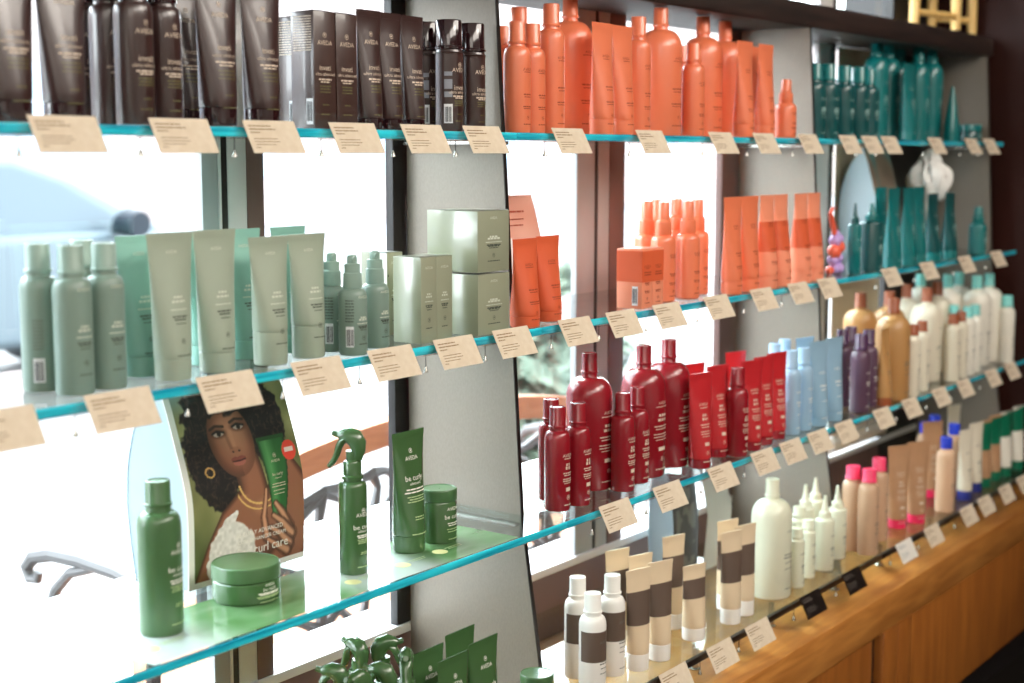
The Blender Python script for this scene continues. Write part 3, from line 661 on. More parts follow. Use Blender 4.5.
 ('sand_t', 4, 617, .152, 'sand tube behind the right white bottle', {'rz': -18}),
 ('sand_t', 4, 638, .057, 'sand tube in front, first right of the white bottles', {'rz': -18}),
 ('sand_t', 4, 640, .102, 'sand tube at the back, pale top above the first front tube', {'rz': -18}),
 ('sand_t', 4, 660, .052, 'sand tube in front, second right of the white bottles', {'rz': -18}),
 ('sand_t', 4, 673, .120, 'sand tube in shade behind the short one', {'rz': -18}),
 ('sand_u', 4, 694, .058, 'short sand tube with a taupe band standing by itself', {'rz': -18}),
 ('sand_t', 4, 727, .095, 'sand tube rear one of the group left of the pale green litre bottle', {'rz': -18}),
 ('sand_t', 4, 731, .048, 'sand tube front left of the group beside the pale green litre bottle', {'rz': -18}),
 ('sand_t', 4, 744.5, .052, 'sand tube touching the pale green litre bottle', {'rz': -18}),
 ('pg_L', 4, 771, .067, 'pale green litre bottle standing large on the counter glass'),
 ('pg_s', 4, 797, .050, 'small pale green bottle directly right of the litre bottle'),
 ('pg_s', 4, 799, .100, 'small pale green bottle behind its twin by the litre bottle', {'s': 1.12}),
 ('pg_s', 4, 808, .062, 'small pale green bottle in front of the rear applicator bottles'),
 ('pg_d', 4, 805, .134, 'pale green applicator bottle at the left rear with pointed tip'),
 ('pg_d', 4, 815, .146, 'pale green applicator bottle at the rear, second pointed tip'),
 ('pg_d', 4, 824.5, .058, 'pale green applicator bottle foremost of four'),
 ('pg_d', 4, 837, .075, 'pale green applicator bottle at the right end'),
 ('pink_b', 4, 852, .075, 'tan bottle with pink cap, leftmost of three'),
 ('pink_b', 4, 868, .030, 'tan bottle with pink cap standing in front'),
 ('pink_b', 4, 878, .062, 'tan bottle with pink cap at the right rear'),
 ('kraft_t', 4, 898, .068, 'brown tube with magenta cap, leftmost of three', {'rz': -30}),
 ('kraft_t', 4, 917, .050, 'brown tube with magenta cap, middle and foremost', {'rz': -30}),
 ('kraft_t', 4, 931, .120, 'brown tube with magenta cap, rightmost, behind', {'rz': -30}),
 ('blue_b', 4, 924.5, .150, 'tan bottle with blue cap at the left rear'),
 ('blue_b', 4, 933.5, .170, 'tan bottle with blue cap at the rear, right of the first'),
 ('blue_w', 4, 945, .036, 'peach coloured bottle with blue cap in front'),
 ('blue_w', 4, 953, .084, 'peach coloured bottle with blue cap, close behind right of the front one'),
 ('navy_t', 4, 953, .190, 'cream tube with pale slanting top behind the blue-capped bottles', {'rz': -14}),
 ('navy_t', 4, 965, .038, 'cream tube with navy cap, left of two in front', {'rz': -14}),
 ('navy_t', 4, 975, .050, 'cream tube with navy cap, right of two in front', {'rz': -14}),
 ('green_t', 4, 984, .050, 'kraft and green tube, left of two', {'rz': -14}),
 ('green_t', 4, 994, .055, 'kraft and green tube, right of two', {'rz': -14}),
 ('green_w', 4, 1000, .150, 'green topped tube at the back, highest one', {'rz': -14}),
 ('green_w', 4, 1004.5, .050, 'green topped white tube in front, left of two', {'rz': -14}),
 ('green_w', 4, 1017, .050, 'green topped white tube cut by the right edge', {'rz': -14}),
 # counter glass, left bay: only the tops show
 ('curly_sp', 4, 336, 0.097, 'green trigger spray whose head is leftmost above the lower picture edge', {'hmid': .18, 'rz': 5}),
 ('curly_sp', 4, 357, 0.145, 'green trigger spray at the back of the bottom cluster, highest head', {'hmid': .18, 'rz': -30}),
 ('curly_sp', 4, 361, 0.055, 'green trigger spray in the bottom cluster facing the camera', {'hmid': .18, 'rz': 55}),
 ('curly_sp', 4, 384, .122, 'green trigger spray in the bottom cluster with broad rounded head', {'hmid': .18, 'rz': 185}),
 ('curly_sp', 4, 383, 0.050, 'green trigger spray lowest of the bottom cluster', {'hmid': .18, 'rz': -5}),
 ('curly_sp', 4, 406, 0.065, 'green trigger spray rightmost of the bottom cluster, next to tubes', {'hmid': .18, 'rz': 100}),
 ('curly_t', 4, 428, 0.083, 'green tube right beside the trigger sprays at the bottom', {'hmid': .16}),
 ('curly_t', 4, 460, 0.098, 'green tube at the back with its printed rear turned forward', {'hmid': .16, 'rz': 180}),
 ('curly_t', 4, 453, 0.030, 'green tube in front, lowest top of the bottom group', {'hmid': .16}),
 ('curly_t', 4, 483, 0.046, 'green tube at the right of the bottom group', {'hmid': .16}),
 ('curly_k', 4, 516, 0.014, 'green jar whose lid just rises over the bottom picture edge', {'hmid': .07}),
 ('curly_k', 4, 537, 0.056, 'green jar with glossy lid right of the other, bottom edge', {'hmid': .07}),
]
for r_ in rows:
    kw = r_[5] if len(r_) > 5 else {}
    place(*r_[:5], **kw)

# ------------------------------------------------------------------ glass shelves
def shelf(n, xa, xb, label, left_fin, right_fin, name='glass_shelf'):
    zc = ZT[n] - .006; th = .006; yf = DF[n]
    fy = fin_front(zc - H, xa) - .004      # where the divider panel's front edge is
    g = .0085; back = 1.562
    poly = [(xa + .0006, yf + .0016), (xb - .0006, yf + .0016)]
    poly += [(xb - .0006, fy), (xb - g, fy), (xb - g, back)] if right_fin else [(xb - .0006, back)]
    poly += [(xa + g, back), (xa + g, fy), (xa + .0006, fy)] if left_fin else [(xa + .0006, back)]
    t = empty(name, (0, 0, 0)); t.location = ((xa + xb) / 2, yf, zc); ox, oy, oz = t.location
    MB().prism([(x - ox, y - oy) for x, y in poly], -th, th).obj('glass_pane', M_glass, t, smooth=False)
    e = MB(); y0 = 0; b = .0014
    prof = [(.0016, -th), (b * .2, -th + b), (0, -th + b * 2), (0, th - b * 2), (b * .2, th - b), (.0016, th)]
    e.rings([[(x, y, z) for y, z in prof] for x in (xa + .0006 - ox, xb - .0006 - ox)], closed=True)
    e.obj('front_edge', 'edge_cyan', t, smooth=False)
    tag(t, label, 'shelf', 'clear glass shelves'); return t
for n, nm in ((1, 'top'), (2, 'second'), (3, 'third')):
    shelf(n, X0, X1, f'clear glass {nm} shelf in the left bay with cyan front edge', True, True)
    shelf(n, X1, X2, f'clear glass {nm} shelf in the middle bay between the two divider panels', True, True)
    shelf(n, X2, X3, f'clear glass {nm} shelf in the right bay by the dark wall', True, True)
def deck(xa, xb, label):
    t = shelf(4, xa, xb, label, True, True)
    for c in list(t.children):
        if c.name.startswith('front_edge'): c.data.materials[0] = MATS['edge_dark']
    L = (xb - xa) / 2
    MB().box(-L + .001, L - .001, -.006, .0005, -.006, .006, .001).obj('sign_rail', 'black_tag', t)
    for q in range(4):
        x = -L + .12 + q * (2 * L - .24) / 3
        for yy in (.05, .30):
            MB().lathe([(.010, -.054), (.010, -.052), (.006, -.050), (.006, -.0065)], 16, x, yy).obj('standoff', 'steel', t)
deck(X0, X1, 'low glass deck over the counter in the left bay, bottom of picture')
deck(X1, X2, 'low glass deck with dark rail over the counter in the middle bay')
deck(X2, X3, 'low glass deck with dark rail over the counter in the right bay')

# ------------------------------------------------------------------ divider panels
def fin(x, label):
    zb, zt = H - .925, H + .272; yb = 1.565
    f = lambda z: fin_front(z - H, x)
    t = empty('divider_panel', (x, 1.45, zb)); th = .004; ZS = [zb, H - .80, H - .70, H - .57, H - .3, zt]
    def side(y0, y1, nm, m):
        MB().rings([[(-th, y0(z) - 1.45, z - zb), (th, y0(z) - 1.45, z - zb), (th, y1(z) - 1.45, z - zb), (-th, y1(z) - 1.45, z - zb)] for z in ZS]).obj(nm, m, t, smooth=False)
    side(lambda z: f(z) + .0015, lambda z: yb, 'panel', 'panel'); side(f, lambda z: f(z) + .0015, 'edge_strip', 'dark_steel')
    for n in (1, 2, 3):
        zc = ZT[n] - .006 - zb - .0065
        for s in (-1, 1):
            MB().box(min(s * .0043, s * .018), max(s * .0043, s * .018), f(zc + zb) - 1.45 + .004, .11, zc - .006, zc - .0005, .0008).obj('shelf_bracket', 'steel', t)
    tag(t, label, 'panel', 'gray divider panels between the shelf bays')
fin(X0, 'gray brushed divider panel out of view at the left end')
fin(X1, 'gray brushed divider panel between the sage cartons and the orange tubes')
fin(X2, 'gray brushed divider panel between the coral and the teal products')
fin(X3, 'gray brushed divider panel at the right end by the dark wall')
bpy.data.objects  # keep
# ------------------------------------------------------------------ price cards
def make_tag(style='paper'):
    t = empty('price_sign')
    W, dy, dz, th = .0885, .021, .040, .0006
    m = {'paper': 'paper_tag', 'black': 'black_tag', 'clear': 'tag_clear'}[style]
    ink = {'paper': 'tag_ink', 'black': 'black_ink', 'clear': 'mull_gray'}[style]
    L = math.hypot(dy, dz); P = lambda u, v, l: (u, -.0035 - dy * v / L - l * dz / L, .006 - dz * v / L - l * -dy / L * -1)
    N = Vector((0, -dz, dy)).normalized()
    def Q(u, v, l): p = Vector((u, -.0035 - dy * v / L, .007 - dz * v / L)) + N * l; return tuple(p)
    vs = [Q(u, v, l) for l in (0, th) for u, v in ((-W / 2, 0), (W / 2, 0), (W / 2, L), (-W / 2, L))]
    MB().add(vs, [(0, 1, 2, 3), (7, 6, 5, 4), (0, 4, 5, 1), (1, 5, 6, 2), (2, 6, 7, 3), (3, 7, 4, 0)]).obj('card', m, t, smooth=False)
    el = [('b', .038, .007, .0017, -.019), ('b', .044, .0115, .0017, -.016)] + ([('b', .016, .016, .0017, -.030)] if style == 'paper' else []) + \
         [('b', .040, .025, .0011, -.016), ('b', .042, .029, .0011, -.015), ('b', .034, .033, .0011, -.019), ('b', .008, .037, .0012, -.034)]
    lettering(el, lambda u, v, l: Q(u, v, th + .0002), ink, t, 'lettering', 4)
    MB().lathe([(.0006, -.034), (.0006, -.010)], 8, -.050, .004).obj('clip_stem', 'dark_steel', t)
    MB().lathe([(.0036, -.0375), (.0034, -.036), (.0014, -.030), (.0008, -.029)], 12, -.050, .004).obj('clip_foot', 'steel', t)
    MB().sweep([(-.056, .004, -.0145), (-.03, .003, -.0142), (.02, .003, -.0142), (.040, .0035, -.0145)], .0006, 6).obj('clip_wire', 'steel', t)
    return t
TP = {}
def put_tag(n, px, label, style='paper', rz=0):
    if style in TP: o = copy_tree(TP[style])
    else: o = TP[style] = make_tag(style)
    z = ZT[n] + .001; y = DF[n] - (.004 if n == 4 else 0); x = x_at(px, y - .012, z - .018)
    o.location = (x, y - .002, z); o.rotation_euler = (0, 0, rz)
    tag(o, label, 'price sign', 'small price cards clipped along the shelf fronts')
L1 = [(66, 'under the second large dark tube'), (182, 'under the dark bottles\' right end'), (272, 'under the dark tube beside the dark cartons'), (355, 'under the dark carton pair'), (424, 'under the foam bottles\' left side'), (484, 'under the last foam bottle'),
      (570, 'under the first coral litre bottle'), (651.5, 'under the middle coral litre bottle'), (722, 'under the paired coral litre bottles'), (765, 'under the last coral tubes on the top shelf'), (809, 'right of the small tapered coral bottle'),
      (849, 'under the first short teal bottles'), (871, 'under the short bright-sided teal bottle, partly covered'), (890, 'under the tall teal bottles\' left end'), (936, 'under the tall teal bottles\' right end'), (972, 'under the squat teal jar'), (990, 'last on the top shelf by the dark wall')]
L2 = [(0, 'cut by the left picture edge, second shelf'), (121, 'under the sage bottles, second shelf'), (228, 'in front of the advertising display top'), (319, 'under the right tall-capped sage tube'), (392.5, 'under the pale side of the slim cartons'), (456, 'under the slim carton pair'), (513, 'across the first divider panel, second shelf'),
      (576.5, 'right of the short orange tubes'), (622.5, 'left of the small coral cartons'), (668, 'under the small coral cartons'), (717.5, 'under the coral spray bottles'), (762.5, 'under the plain coral tubes'), (799, 'under the two-tone coral tubes'), (828, 'under the beaded figure'),
      (890.5, 'under the broad teal applicator bottle'), (928, 'under the white paper bouquet'), (965.5, 'left of the lone small teal bottle'), (997, 'last on the second shelf')]
L3 = [(616.5, 'under the small wine red bottles, third shelf'), (668.5, 'under the right wine red litre bottle'), (721.5, 'under the front red tubes'), (763.5, 'under the lone small red bottle'), (791.5, 'under the red tubes next to the blue range'), (818.5, 'under the pale blue bottles'), (845, 'under the blue gray tubes'),
      (882.5, 'under the tan tube with brown cap'), (910.5, 'under the nearest small cream pair'), (940, 'under the cream litre bottles'), (964, 'under the small white bottles'), (992, 'under the right white litre bottle'), (1011, 'last on the third shelf')]
L4 = [(675, 'nearest on the counter rail, cut by the bottom edge'), (721, 'on the counter rail below the short sand tube'), (758.5, 'on the counter rail below the pale green litre bottle')]
L4b = [(811.5, 'black card on the counter rail, nearest one', 'black'), (852.5, 'black card on the counter rail below the applicator bottles', 'black'), (905, 'glossy card on the counter rail below the brown tubes', 'clear'),
       (932.5, 'card on the counter rail below the front blue-capped bottle', 'paper'), (967.5, 'card on the counter rail below the navy-capped tubes', 'paper'), (985, 'card on the counter rail below the kraft and green tubes', 'paper'), (1005.5, 'card on the counter rail below the green topped white tube', 'paper'), (1023, 'card on the counter rail cut by the right edge', 'paper')]
for n, L in ((1, L1), (2, L2), (3, L3), (4, L4)):
    for px, s in L: put_tag(n, px, 'beige price card ' + s)
for px, s, st in L4b: put_tag(4, px, s, st)

# ------------------------------------------------------------------ advertising displays (leaf-shaped card stands)
SK = [(-.564, 1.4375, 1.543), (-.510, 1.4360, 1.5515), (-.465, 1.4355, 1.5565), (-.440, 1.4375, 1.555), (-.413, 1.4440, 1.553), (-.366, 1.4600, 1.541), (-.330, 1.4720, 1.519), (-.305, 1.4830, 1.496), (-.297, 1.4865, 1.4885)]
def interp(tbl, t, k):
    for a, b in zip(tbl, tbl[1:]):
        if a[0] <= t <= b[0]: q = (t - a[0]) / (b[0] - a[0]); q2 = q; return a[k] + (b[k] - a[k]) * q2
    return tbl[-1][k] if t > tbl[-1][0] else tbl[0][k]
def smooth_profile(k, n=40):
    pts = [(z, interp(SK, z, k)) for z in [(-.564 + .267 * i / n) for i in range(n + 1)]]
    for _ in range(3):
        pts = [pts[0]] + [(pts[i][0], (pts[i-1][1] + 2 * pts[i][1] + pts[i+1][1]) / 4) for i in range(1, n)] + [pts[-1]]
    return [(z + .564, y) for z, y in pts]
PF, PB = smooth_profile(1), smooth_profile(2)
mat('card_back', '#c9d8de', .55)
def add_translucency(name, amount):
    nt = MATS[name].node_tree; b = nt.nodes['Principled BSDF']; o = [n for n in nt.nodes if n.type == 'OUTPUT_MATERIAL'][0]
    tr = nt.nodes.new('ShaderNodeBsdfTranslucent'); mx = nt.nodes.new('ShaderNodeMixShader'); mx.inputs[0].default_value = amount
    tr.inputs['Color'].default_value = b.inputs['Base Color'].default_value
    nt.links.new(b.outputs[0], mx.inputs[1]); nt.links.new(tr.outputs[0], mx.inputs[2]); nt.links.new(mx.outputs[0], o.inputs[0])
add_translucency('card_back', .5)

def vcol_mat(name, rough=.3):
    m = bpy.data.materials.new(name); m.use_nodes = True; nt = m.node_tree; b = nt.nodes['Principled BSDF']
    a = nt.nodes.new('ShaderNodeVertexColor'); a.layer_name = 'print'; nt.links.new(a.outputs[0], b.inputs['Base Color']); b.inputs['Roughness'].default_value = rough; MATS[name] = m
vcol_mat('printed_card', .6)
def card(parent, name, w, prof, paint, nx=110, nz=170, oy=0, hs=1.0, ds=1.0):
    """curved printed card; paint(u,v)->sRGB 0..1, u,v in 0..1"""
    vs = []; fs = []; cols = []
    n = len(prof) - 1; ztop = prof[-1][0]
    for j in range(nz + 1):
        v = j / nz; q = v * n; i = min(int(q), n - 1); f = q - i
        y = prof[i][1] * (1 - f) + prof[i + 1][1] * f; z = (prof[i][0] * (1 - f) + prof[i + 1][0] * f) * hs
        for i2 in range(nx + 1):
            u = i2 / nx; vs.append((w * (u - .5), (y - oy) * ds, z)); c = paint(u, v)
            cols.append([(x / 12.92 if x <= .04045 else ((x + .055) / 1.055) ** 2.4) for x in c] + [1])
    for j in range(nz):
        for i2 in range(nx): a = j * (nx + 1) + i2; fs.append((a, a + 1, a + nx + 2, a + nx + 1))
    me = bpy.data.meshes.new(name); me.from_pydata(vs, [], fs); at = me.color_attributes.new('print', 'FLOAT_COLOR', 'POINT')
    at.data.foreach_set('color', [x for c in cols for x in c]); me.materials.append(MATS['printed_card'])
    me.polygons.foreach_set('use_smooth', [True] * len(me.polygons))
    o = bpy.data.objects.new(name, me); C.objects.link(o); o.parent = parent
    md = o.modifiers.new('thick', 'SOLIDIFY'); md.thickness = .0012; md.offset = -1
    return o
def H2(x, y, s=1):
    n = math.sin(x * 127.1 * s + y * 311.7 * s) * 43758.5453; return n - math.floor(n)
def vnoise(x, y):
    xi, yi = math.floor(x), math.floor(y); fx, fy = x - xi, y - yi; fx = fx * fx * (3 - 2 * fx); fy = fy * fy * (3 - 2 * fy)
    return (H2(xi, yi) * (1 - fx) + H2(xi + 1, yi) * fx) * (1 - fy) + (H2(xi, yi + 1) * (1 - fx) + H2(xi + 1, yi + 1) * fx) * fy
def ss(a, b, x): t = max(0, min(1, (x - a) / (b - a))); return t * t * (3 - 2 * t)
def mixc(a, b, t): return tuple(x * (1 - t) + y * t for x, y in zip(a, b))
def ell(u, v, cx, cy, rx, ry, rot=0):
    dx, dy = u - cx, v - cy; c, s = math.cos(rot), math.sin(rot); X = (dx * c + dy * s) / rx; Y = (-dx * s + dy * c) / ry; return math.hypot(X, Y)
def segd(px, py, ax, ay, bx, by):
    vx, vy = bx - ax, by - ay; t = max(0, min(1, ((px - ax) * vx + (py - ay) * vy) / (vx * vx + vy * vy))); return math.hypot(px - ax - vx * t, py - ay - vy * t), t
def poly_d(u, v, pts, rads):
    best = 9
    for i in range(len(pts) - 1):
        d, t = segd(u, v, *pts[i], *pts[i + 1]); r = rads[i] * (1 - t) + rads[i + 1] * t; best = min(best, d / r)
    return best
def portrait(u, v):
    if u < .045 or v < .030: return (.93, .93, .91)
    x = u; y = v * 1.21                                        # y runs 0..1.21 so that x,y share a scale
    g = vnoise(x * 7, y * 7); c = mixc((.36, .38, .20), (.66, .64, .44), g)
    c = mixc(c, (.55, .66, .70), ss(.95, 1.2, y) * ss(.5, 0, x)); c = mixc(c, (.18, .26, .12), ss(.5, .1, y) * .6)
    skin_d, skin_m, skin_l = (.27, .15, .10), (.56, .36, .26), (.80, .58, .45)
    # hair: a big curly halo, hanging low on the left
    hx = (vnoise(x * 22, y * 22) - .5) * .16 + (vnoise(x * 50, y * 50) - .5) * .10
    d = min(ell(x, y, .47, .96, .40, .24), ell(x, y, .26, .74, .21, .31, .18), ell(x, y, .74, .90, .20, .24), ell(x, y, .50, 1.06, .36, .15)) + hx
    def curl(a, b):
        r1 = 1 - abs(2 * vnoise(a * 30 + 2 * vnoise(a * 9, b * 9), b * 30) - 1); r2 = 1 - abs(2 * vnoise(a * 62, b * 62 + 3 * vnoise(a * 13, b * 13)) - 1)
        return mixc((.045, .03, .028), (.36, .25, .20), max(0, r1 * r2 - .35) * 1.1)
    if d < 1: c = mixc(c, curl(x, y), ss(1.0, .93, d))
    # shoulders, chest and left arm
    d = poly_d(x, y, [(.10, -.02), (.22, .22), (.34, .36), (.50, .46)], [.075, .07, .09, .10])
    d2 = ell(x, y, .60, .30, .30, .24); d3 = poly_d(x, y, [(.84, .62), (.93, .42), (.88, .10), (.78, .00)], [.10, .15, .16, .14]); d4 = poly_d(x, y, [(.53, .68), (.57, .46)], [.115, .12])
    D = min(d, d2, d3, d4)
    if D < 1:
        sk = mixc(skin_m, skin_d, ss(.55, 1, D)); sk = mixc(sk, skin_l, .35 * ss(.6, .1, ell(x, y, .62, .40, .16, .12))); sk = mixc(sk, skin_d, .5 * ss(.12, .0, abs(x - .42)) * (y > .5))
        c = mixc(c, sk, ss(1, .965, D))
    # white lace top
    dt = min(ell(x, y, .36, .16, .20, .20, .5), poly_d(x, y, [(.24, .10), (.33, .34), (.40, .40)], [.10, .05, .016])) + (vnoise(x * 40, y * 40) - .5) * .12
    if dt < 1: c = mixc(c, mixc((.80, .79, .76), (.95, .94, .92), vnoise(x * 50, y * 50)), ss(1, .93, dt))
    # neck chains
    for r0, w0 in ((.155, .006), (.185, .005)):
        dd = abs(math.hypot((x - .63) * .9, (y - .60)) - r0 * 1.15)
        if dd < w0 and y < .56 and .42 < x < .70: c = (.86, .70, .42)
    # face, tilted a little
    x_, y_ = x, y; x = (x_ - (.475 - (y_ - .72) * .13)) / 1.38 + .494; y = (y_ - .712) / 1.13 + .690
    fd = ell(x, y, .487, .795, .134, .200, -.05)
    if fd < 1:
        f = mixc(skin_m, skin_l, .55 * ss(.85, .1, ell(x, y, .50, .82, .15, .18))); f = mixc(f, skin_d, .7 * ss(.55, 1.0, fd) * (1 if x < .50 else .6)); f = mixc(f, skin_d, .45 * ss(.0, .12, x - .56))
        # brows, eyes
        for ex, ey, sg in ((.425, .838, -1), (.552, .858, 1)):
            b1, _ = segd(x, y, ex - .040 * sg * -1, ey + .028, ex, ey + .041); b2, _ = segd(x, y, ex, ey + .041, ex + .040 * sg * -1 * -1, ey + .030); b = min(segd(x, y, ex - .040, ey + .028, ex - .005, ey + .042)[0], segd(x, y, ex - .005, ey + .042, ex + .040, ey + .034)[0])
            f = mixc(f, (.10, .06, .045), .8 * ss(.011, .004, b))
            f = mixc(f, skin_d, .55 * ss(1.5, .8, ell(x, y, ex, ey + .003, .042, .024)))
            e = ell(x, y, ex, ey, .032, .0140)
            if e < 1: f = (.66, .60, .56)
            if math.hypot(x - ex - .003, y - ey) < .0135 and e < 1.02: f = (.12, .07, .05)
            if math.hypot(x - ex - .003, y - ey) < .006: f = (.02, .015, .015)
            l, _ = segd(x, y, ex - .034, ey + .004, ex - .004, ey + .0155); l2, _ = segd(x, y, ex - .004, ey + .0155, ex + .034, ey + .004); f = mixc(f, (.05, .03, .025), ss(.008, .003, min(l, l2)))
        # nose
        nd, t = segd(x, y, .496, .84, .494, .755); f = mixc(f, skin_l, .35 * ss(.018, .004, nd)); nd2 = ell(x, y, .494, .742, .034, .016)
        f = mixc(f, skin_m, .6 * ss(1.3, .7, nd2))
        for nx_ in (.476, .513):
            if ell(x, y, nx_, .735, .008, .0045) < 1: f = (.16, .08, .06)
        f = mixc(f, skin_d, .30 * ss(.016, .003, abs(x - .468 + (y - .79) * .1)) * (.75 < y < .84))
        # mouth, slightly open
        mu_ = min(ell(x, y, .475, .694, .026, .013), ell(x, y, .513, .695, .026, .013), ell(x, y, .494, .690, .044, .010)); ml = ell(x, y, .494, .676, .038, .017)
        if ml < 1: f = mixc(f, (.66, .38, .33), .9)
        if mu_ < 1: f = mixc(f, (.50, .25, .21), .9)
        l, _ = segd(x, y, .455, .686, .494, .684); l2, _ = segd(x, y, .494, .684, .533, .688); f = mixc(f, (.20, .07, .06), ss(.005, .002, min(l, l2)))
        c = mixc(c, f, ss(1, .96, fd))
    # curls over the forehead
    d = ell(x, y, .47, 1.005, .21, .085) + hx * 1.8
    if d < 1: c = mixc(c, curl(x, y), ss(1, .85, d))
    # earring
    if abs(math.hypot(x - .305, y - .655) - .024) < .004: c = (.80, .62, .35)
    x, y = x_, y_
    # the tube she holds
    if .31 < y < .81:
        q = (y - .31) / .50; xc = .775 + .0 * (1 - q); hw = .062 + .062 * q
        if abs(x - xc) < hw:
            e = (x - xc) / hw; c = mixc((.14, .38, .17), (.32, .58, .33), max(0, 1 - abs(e + .45) * 1.6)); c = mixc(c, (.07, .22, .09), ss(.75, 1, abs(e)))
            if y > .79: c = (.11, .30, .13)
    # fingers and hand
    for pts, rads in ((((.66, .20), (.635, .33), (.655, .44), (.662, .50)), (.035, .026, .019, .014)), (((.86, .22), (.80, .33), (.74, .40)), (.045, .030, .020)),
                      (((.88, .18), (.80, .27), (.72, .325)), (.045, .028, .020)), (((.86, .12), (.78, .20), (.70, .25)), (.045, .027, .020)), (((.84, .08), (.75, .13), (.67, .18)), (.04, .025, .019))):
        dd = poly_d(x, y, pts, rads)
        if dd < 1: c = mixc(c, mixc(skin_l, skin_d, ss(.2, 1, dd)), ss(1, .9, dd))
        elif dd < 1.25: c = mixc(c, skin_d, .5)
    # round red sticker
    dd = math.hypot(x - .915, (y - .705))
    if dd < .062: c = (.90, .28, .20) if not (abs(y - .710) < .014 and abs(x - .915) < .038) else (.97, .88, .85)
    return c
def stand(name, shelf_n, x, w, ybase, label, paint, hs=1.0, panel='card_back', lift=0, grid=(110, 170), ds=1.0):
    t = empty(name, (x, ybase, ZT[shelf_n] + lift)); prof = PF; oy = 1.4375
    card(t, 'printed_front', w, prof, paint, grid[0], grid[1], oy=oy, hs=hs, ds=ds)
    rr = [[(-w / 2, (y - oy) * ds, z * hs), (w / 2, (y - oy) * ds, z * hs), (w / 2, (y - oy) * ds + .0012, z * hs), (-w / 2, (y - oy) * ds + .0012, z * hs)] for z, y in PB]
    MB().rings(rr).obj('back_support', panel, t, angle=60)
    for sx in (-1, 1):                                  # leaf-shaped closed sides
        x0 = sx * (w / 2 - .0022); x1 = x0 + sx * .001; vs = []; fs = []
        for (za, ya), (zb, yb) in zip(PF, PB):
            a = (ya - oy) * ds + .0014; b = max(a + .0002, (yb - oy) * ds - .0002)
            vs += [(x0, a, za * hs), (x0, b, zb * hs), (x1, b, zb * hs), (x1, a, za * hs)]
        n = len(PF)
        for i in range(n - 1):
            for k in range(4): fs.append((4 * i + k, 4 * i + (k + 1) % 4, 4 * i + 4 + (k + 1) % 4, 4 * i + 4 + k))
        fs += [(0, 1, 2, 3), (4 * n - 1, 4 * n - 2, 4 * n - 3, 4 * n - 4)]
        MB().add(vs, fs).obj('side_panel', panel, t, smooth=False)
    tag(t, label, 'display'); return t
def fsurf(hs, oy=1.4375, ds=1.0):
    def S(u, v, l):
        q = v / hs
        for a, b in zip(PF, PF[1:]):
            if a[0] <= q <= b[0]: f = (q - a[0]) / (b[0] - a[0]); return (u, (a[1] * (1 - f) + b[1] * f - oy) * ds - .0006 - l, v)
        return (u, PF[0][1] - oy - .0004 - l, v)
    return S
xs = (1.2442 + 1.4559) / 2
ad = stand('advertising_display', 3, xs, .2117, 1.4385, 'curved advertising display with a curly-haired woman holding a green tube', portrait, grid=(180, 260))
S_ = fsurf(1.0)
lettering([('t', 'BE CURLY ADVANCED', .0530, .0060, .020), ('t', 'CURL ENHANCER CREAM', .0435, .0054, .024)], S_, 'white_print', ad, 'lettering')
lettering([('t', 'define curl care', .0255, .0128, .016)], S_, 'white_print', ad, 'slogan')
lettering([('o', 0, .1530, .003, .058), ('t', 'AVEDA', .1440, .0036, .058), ('t', 'be curly', .1260, .0042, .058), ('t', 'advanced', .1215, .0024, .058), ('b', .024, .114, .0012, .058), ('b', .026, .1105, .0012, .058), ('b', .022, .105, .0010, .058), ('b', .02, .100, .001, .058)], S_, 'cream_print', ad, 'tube_lettering')
# mat under the green products
def mat_paint(u, v):
    g = ss(.10, .24, u) * ss(.56, .44, u) + ss(.70, .80, u); g = min(1, g) * (.75 + .35 * vnoise(u * 9, v * 5))
    c = mixc((.74, .79, .78), (.30, .46, .27), min(1, g)); return mixc(c, (.70, .80, .70), .25 * vnoise(u * 30, v * 14))
def flat_mat(name, poly, z, paint, label):
    t_ = empty(name, (sum(p[0] for p in poly) / 4, sum(p[1] for p in poly) / 4, z)); ox, oy, _ = t_.location
    nx, ny = 80, 24; vs = []; cols = []; fs = []
    for j in range(ny + 1):
        for i in range(nx + 1):
            u, v = i / nx, j / ny
            a = Vector(poly[0]).lerp(Vector(poly[1]), u); b = Vector(poly[3]).lerp(Vector(poly[2]), u); p = a.lerp(b, v); vs.append((p.x - ox, p.y - oy, .0005))
            cols += [(x / 12.92 if x <= .04045 else ((x + .055) / 1.055) ** 2.4) for x in paint(u, v)] + [1]
    for j in range(ny):
        for i in range(nx): a = j * (nx + 1) + i; fs.append((a, a + 1, a + nx + 2, a + nx + 1))
    me = bpy.data.meshes.new(name); me.from_pydata(vs, [], fs); at = me.color_attributes.new('print', 'FLOAT_COLOR', 'POINT'); at.data.foreach_set('color', cols)
    me.materials.append(MATS['mat_print']); o = bpy.data.objects.new('printed_sheet', me); C.objects.link(o); o.parent = t_
    tag(t_, label, 'mat'); return t_
vcol_mat('mat_print', .08)
mt_ = flat_mat('display_mat', [(1.033, 1.2545), (1.72, 1.2545), (1.72, 1.39), (1.031, 1.39)], ZT[3] + .0000, mat_paint, 'glossy green and white printed mat under the green products')
for px, off in ((150, .066), (353, .060), (403, .060), (440, .062)):
    y = DF[3] + off - .015; x = x_at(px, y, ZT[3]); ox, oy, oz = mt_.location
    MB().lathe([(.0115, .0006), (.0115, .0009)], 24, x - ox, y - oy).obj('round_mark', 'cream_dot' if 'cream_dot' in MATS else mat('cream_dot', '#d8d79a', .4).name, mt_)
    lettering([('b', .036, .0, .0022, 0), ('b', .030, -.005, .0016, 0)], lambda u, v, l, x=x, y=y: (x - ox + .034 + u, y - oy + .004 + v, .0009), 'pale_green_print', mt_, 'lettering')

